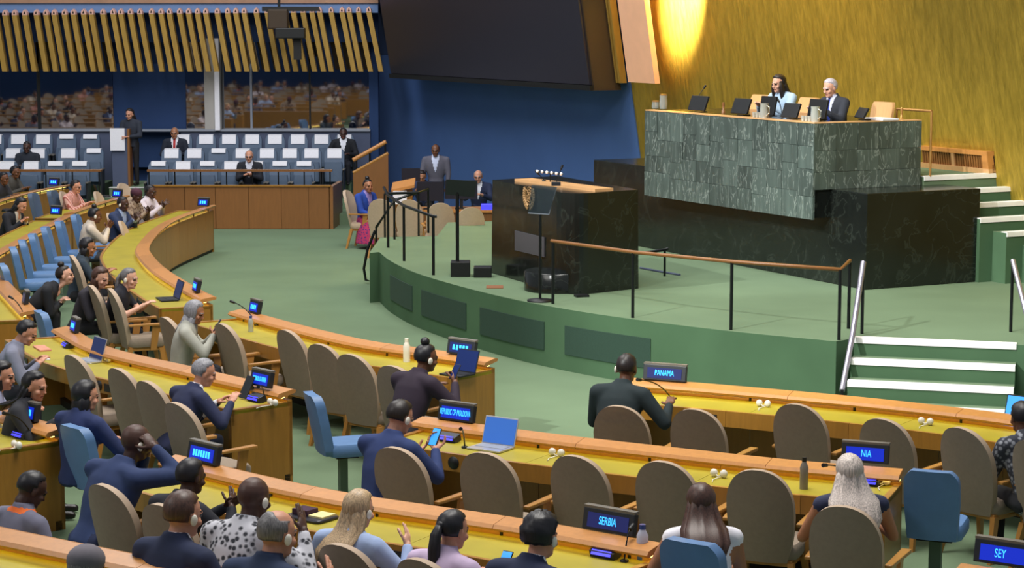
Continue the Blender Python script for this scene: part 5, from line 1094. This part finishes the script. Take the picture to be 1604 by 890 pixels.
nameplate(953,818,'SERBIA','nameplate reading SERBIA in blue letters', dim=True, squeeze=0.60, w=0.40)
nameplate(1355,711,'NIA','nameplate half hidden by blonde hair, showing NIA', squeeze=0.62, tx=0.01, w=0.36)
nameplate(1575,869,'SEY','nameplate cut at the bottom right, showing SEY', squeeze=0.62, tx=-0.03, w=0.40)
nameplate(408,594,'REPUBLIC OF KOREA','lit nameplate above the leaning grey-haired man', w=0.30, tsz=0.06, squeeze=0.36)
nameplate(722,545,None,'dim blue nameplate behind the bun-haired woman', dim=True, bars=5, w=0.36); nameplate(317,711,None,'blue nameplate above the man with clasped hands', bars=7, w=0.36)
nameplate(42,645,None,'blue nameplate on the cream rail at the left edge', bars=9, w=0.30); nameplate(115,510,None,'blue nameplate left of the open silver laptop', bars=4, w=0.24); nameplate(398,481,None,'blue nameplate at the left end of the front middle desk', bars=4, w=0.24)
nameplate(306,448,None,'blue nameplate beside the black laptop', bars=3, w=0.24); nameplate(38,466,None,'unlit grey nameplate on the desk stub at the left edge', w=0.24, dim=True)
nameplate(318,317,None,'small blue nameplate at the desk end near the barrier', bars=3, w=0.22, heading=70); nameplate(183,303,None,'small blue nameplate beside the black monitor', bars=3, w=0.22, heading=60); nameplate(87,330,None,'small blue nameplate above the row of blue chairs', bars=3, w=0.22, heading=65); nameplate(84,285,None,'small blue nameplate on the farthest left desk rail', bars=3, w=0.24, heading=65)
def console(x, y, label, heading=None):
    p = at(x, y, ZD + 0.03); h = facing(p) if heading is None else heading; e = empty('voting_console', Vector((p.x, p.y, ZD)), h - math.pi/2, label, 'console')
    mb = MB(); mb.box((0, 0, 0.03), (0.19, 0.09, 0.06), M=Matrix.Rotation(0.3, 3, 'X')); part('body', mb, 'dark_plastic', e, 0.006, world=False)
    mb = MB(); mb.box((0, -0.048, 0.038), (0.15, 0.005, 0.036), M=Matrix.Rotation(-0.5, 3, 'X')); part('display', mb, 'console_blue', e, world=False)
console(402,624,'small violet lit console by the grey-haired man'); console(703,686,'small violet lit console by the phone-holding man'); console(948,866,'small violet lit console under the SERBIA nameplate'); console(34,681,'small violet lit console on the left edge desk'); console(107,540,'small violet lit console left of the silver laptop'); console(1358,754,'small blue console right of the blonde woman')
def laptop(x, y, label, body='silver', lcd='lcd_blue', w=0.32, yaw=0.0, tilt=0.3, heading=None, z=None):
    p = at(x, y, ZD); h = (facing(p) if heading is None else math.radians(heading)) + math.radians(yaw); e = empty('laptop', Vector((p.x, p.y, ZD + 0.002)), h - math.pi/2, label, 'laptop')
    mb = MB(); mb.box((0, 0, 0.009), (w, 0.22, 0.016)); part('base', mb, body, e, 0.004, world=False); mb = MB(); mb.box((0, 0.03, 0.0185), (w*0.85, 0.11, 0.003)); part('keyboard', mb, 'black' if body != 'silver' else 'ledge', e, world=False)
    R = Matrix.Rotation(-tilt, 3, 'X'); c = Vector((0, 0.11, 0.015)); lid = Matrix.Identity(3)
    mb = MB(); mb.box(c + R @ Vector((0, 0.004, 0.115)), (w, 0.008, 0.23), M=R); l = part('lid', mb, body if body == 'silver' else 'black', e, 0.003, world=False)
    mb = MB(); mb.box(c + R @ Vector((0, -0.002, 0.115)), (w*0.94, 0.004, 0.208), M=R); d_ = link('display', mb.mesh('display', lcd), l)
laptop(768,704,'open silver laptop with blue screen on the MOLDOVA desk', lcd='lcd_blue'); laptop(133,567,'open silver laptop with dark screen on the middle left desk', lcd='lcd_navy'); laptop(262,470,'open black laptop of the man typing', 'black', 'lcd_navy', 0.36); laptop(716,588,'dark laptop before the bun-haired woman', 'black', 'lcd_navy', 0.28)
laptop(1592,668,'laptop with bright sky blue screen at the right edge', 'black', 'lcd_sky', 0.36)
laptop(163,308,'black open laptop on the short far desk', 'black', 'lcd_navy', 0.34, heading=200)
p = at(387,625,ZD); h = facing(p); e = empty('tablet', Vector((p.x, p.y, ZD)), h - math.pi/2, 'dark tablet propped up before the grey-haired man', 'tablet'); mb = MB(); mb.box((0, 0, 0.11), (0.12, 0.012, 0.22), M=Matrix.Rotation(-0.5, 3, 'X')); part('slab', mb, 'dark_plastic', e, 0.004, world=False); mb = MB(); mb.box((0, 0.06, 0.09), (0.05, 0.01, 0.18), M=Matrix.Rotation(0.3, 3, 'X')); part('prop', mb, 'black', e, world=False)
for bpx, tpx, lb in (((1052,628),(1001,595),'microphone reaching left before the PANAMA delegate'),((52,688),(9,648),'microphone on the left edge desk'),((402,510),(364,473),'microphone by the front middle nameplate'),((40,502),(17,466),'microphone on the desk stub at the left edge'),((1340,762),(1292,729),'microphone left of the blonde woman'),((978,880),(1000,905),'short microphone near the SERBIA bottle'),((415,628),(405,606),'microphone cable before the KOREA nameplate'),((728,702),(722,672),'microphone by the phone-holding man')):
    b = at(*bpx, ZD); t = at(tpx[0], tpx[1], 1.0) if tpx[1] < 850 else b + Vector((0.05, 0.1, 0.2)); gooseneck(b, t, lb)
def earphones(x, y, label):
    p = at(x, y, ZD + 0.02); e = empty('earphone_pair', Vector((p.x, p.y, ZD)), facing(p) - math.pi/2, label, 'earphones')
    for s in (-1, 1): mb = MB(); mb.ell((s*0.04, 0, 0.032), (0.032, 0.026, 0.032), nu=10, nv=7); part('ear_cup', mb, 'white_plastic', e, world=False)
    mb = MB(); mb.tube([(-0.04, 0, 0.03), (0, -0.02, 0.012), (0.04, 0, 0.03)], 0.006, n=6); mb.tube([(0.02, -0.02, 0.01), (0.0, -0.12, 0.006), (0.03, -0.2, 0.006)], 0.004, n=5); part('cable', mb, 'white_plastic', e, world=False)
for x, y, lb in ((872,711,'white earphones left of centre on the MOLDOVA desk'),(1126,744,'white earphones by the head of the brown-haired woman'),(1196,634,'white earphones left of a chair at the PANAMA desk'),(1450,662,'pair of white earphones at the right of the PANAMA desk'),(1380,756,'white earphones right of the blonde woman'),(427,632,'white earphones at the end of the KOREA desk'),(26,699,'white earphones on the left edge desk'),(167,564,'white earphones right of the silver laptop'),(463,531,'white earphones right of a chair on the front middle desk')): earphones(x, y, lb)
def bottle(x, y, h, r, mats, label, z=ZD):
    p = at(x, y, z); e = empty('bottle', Vector((p.x, p.y, z)), 0, label, 'bottle')
    mb = MB(); mb.lathe([(r, 0), (r, h*0.42)], n=14); part('lower_body', mb, mats[0], e, world=False); mb = MB(); mb.lathe([(r, h*0.42), (r, h*0.68), (r*0.55, h*0.84), (r*0.5, h*0.86)], n=14); part('upper_body', mb, mats[1], e, world=False); mb = MB(); mb.lathe([(r*0.55, h*0.86), (r*0.55, h)], n=12); part('cap', mb, mats[2], e, world=False)
bottle(1006,876,0.23,0.038,('bottle_blue','bottle_white','bottle_blue'),'white and blue drink bottle next to the SERBIA nameplate'); bottle(1259,766,0.24,0.032,('bottle_grey','bottle_grey','black'),'grey metal bottle left of the blonde woman'); bottle(637,567,0.24,0.036,('white_plastic','white_plastic','white_plastic'),'white flask left of the bun-haired woman'); bottle(393,520,0.18,0.03,('glassware','glassware','bottle_blue'),'clear water bottle by the front middle nameplate')
tr = empty('tray', at(488,812,ZD), facing(at(488,812,ZD)) - math.pi/2, 'dark tray with a purple box and yellow paper', 'tray')
mb = MB(); rbox(mb, (0,0,0.012), (0.34,0.24,0.024), 0.04); part('dish', mb, ['screen_dark'], tr, world=False); mb = MB(); mb.box((-0.06,0.0,0.045), (0.14,0.12,0.04)); part('box', mb, cloth('3c2038'), tr, 0.004, world=False); mb = MB(); mb.box((0.08,0.02,0.03), (0.13,0.14,0.012)); part('paper', mb, 'lamp_glow' if False else cloth('e8d89a'), tr, world=False)
p = at(66,547,ZD); mb = MB(); mb.box((0,0,0.008), (0.34,0.12,0.016)); o = link('folder', mb.mesh('folder', cloth('d29078')), None, Vector((p.x,p.y,ZD+0.001)), facing(p) - math.pi/2); tag(o, 'salmon pink folder on the middle left desk', 'folder')
p = at(72,563,ZD); mb = MB(); mb.box((0,0,0.006), (0.12,0.05,0.012)); o = link('white_box', mb.mesh('white_box', 'paper'), None, Vector((p.x,p.y,ZD+0.001)), facing(p) - math.pi/2); tag(o, 'small white box near the pink folder', 'box')
def phone(key, i, label, up_=Vector((0,0,0.06)), m='lcd_sky', tilt=0.6):
    P, d_, h = hand_world(key, i); fwd = Vector((math.cos(h), math.sin(h), 0)); c = P + d_*0.09 + Vector((0,0,0.045))
    e = empty('phone', c, h - math.pi/2, label, 'phone'); R = Matrix.Rotation(-tilt, 3, 'X')
    mb = MB(); mb.box((0,0,0), (0.075, 0.009, 0.15), M=R); part('case', mb, 'black', e, 0.003, world=False); mb = MB(); mb.box(R @ Vector((0,-0.0055,0)), (0.067, 0.003, 0.138), M=R); part('display', mb, m, e, world=False)
phone('pony', 0, 'lit phone in the hand of the ponytail woman'); phone('moldova', 0, 'lit phone in the hand of the navy-suited man'); phone('bun', 0, 'dark phone held by the bun-haired woman', m='lcd_navy'); phone('hijab', 0, 'dark phone held by the headscarf woman', m='lcd_navy')
# ================================================================== the rest of the hall, off to the left (it shows in the booth glass)
mb = MB(); shell(mb, arch, lambda v: -0.20 - 0.16*v, 0.36, 1.06, 0.055, 6, 8); rbox(mb, (0, 0.03, 0.43), (0.50, 0.48, 0.11), 0.1)
for sx in (-1, 1):
    for sy in (-0.22, 0.22): mb.box((sx*0.22, sy, 0.19), (0.04, 0.04, 0.38), 1)
far_chair = mb.mesh('hall_chair', ['beige', 'wood_chair'])
src = [PEOPLE[k][0] for k in ('stripe', 'clap_navy', 'cream', 'white_clap', 'black_woman', 'korea', 'blonde1', 'grey_suit', 'maroon', 'leaning')]
random.seed(5); np_ = 0
for r, Y in enumerate((27.5, 24.6, 21.7, 18.8, 15.9, 13.0, 10.0, 7.0, 4.0, 1.0, -2.5, -6.0, -9.5)):
    x0 = -9.8 if Y > 14 else (-7.0 if Y > 2 else -6.0); nn = 11
    mb = MB(); mb.box((x0 - 0.62*nn*1.0, Y + 0.75, 0.40), (nn*1.25, 0.6, 0.72)); mb.box((x0 - 0.62*nn, Y + 1.0, 0.9), (nn*1.25, 0.18, 0.05))
    single('hall_desk', mb, 'wood_desk', Vector((x0 - 0.62*nn, Y + 0.75, 0)), 'plain wooden desk row of the hall, mirrored in the booth glass', 'desk', 'desks mirrored in the booth glass', bevel=0.01)
    for k in range(nn):
        x = x0 - 0.4 - 1.22*k + random.uniform(-0.1, 0.1); hd = math.atan2(27 - Y + 9, 4 - x); yy = Y - 0.25
        o = link('hall_chair', far_chair, None, (x, yy, 0), hd - math.pi/2); tag(o, 'pale beige chair of the hall, mirrored in the booth glass', 'chair', 'chairs mirrored in the booth glass')
        if random.random() < 0.6:
            s_ = random.choice(src); c = copy_tree(s_, (x + 0.02, yy - 0.02, 0), hd - math.pi/2 + random.uniform(-0.3, 0.3), 'seated hall delegate, mirrored in the booth glass', 'delegates mirrored in the booth glass')
mb = MB(); mb.box((-12, -14, 3), (40, 0.3, 6.4)); single('wall_rear', mb, 'wall_navy', Vector((-12, -14, 0)), kind='structure')  # unseen rear wall, added dark so the booth glass does not reflect bright ambient
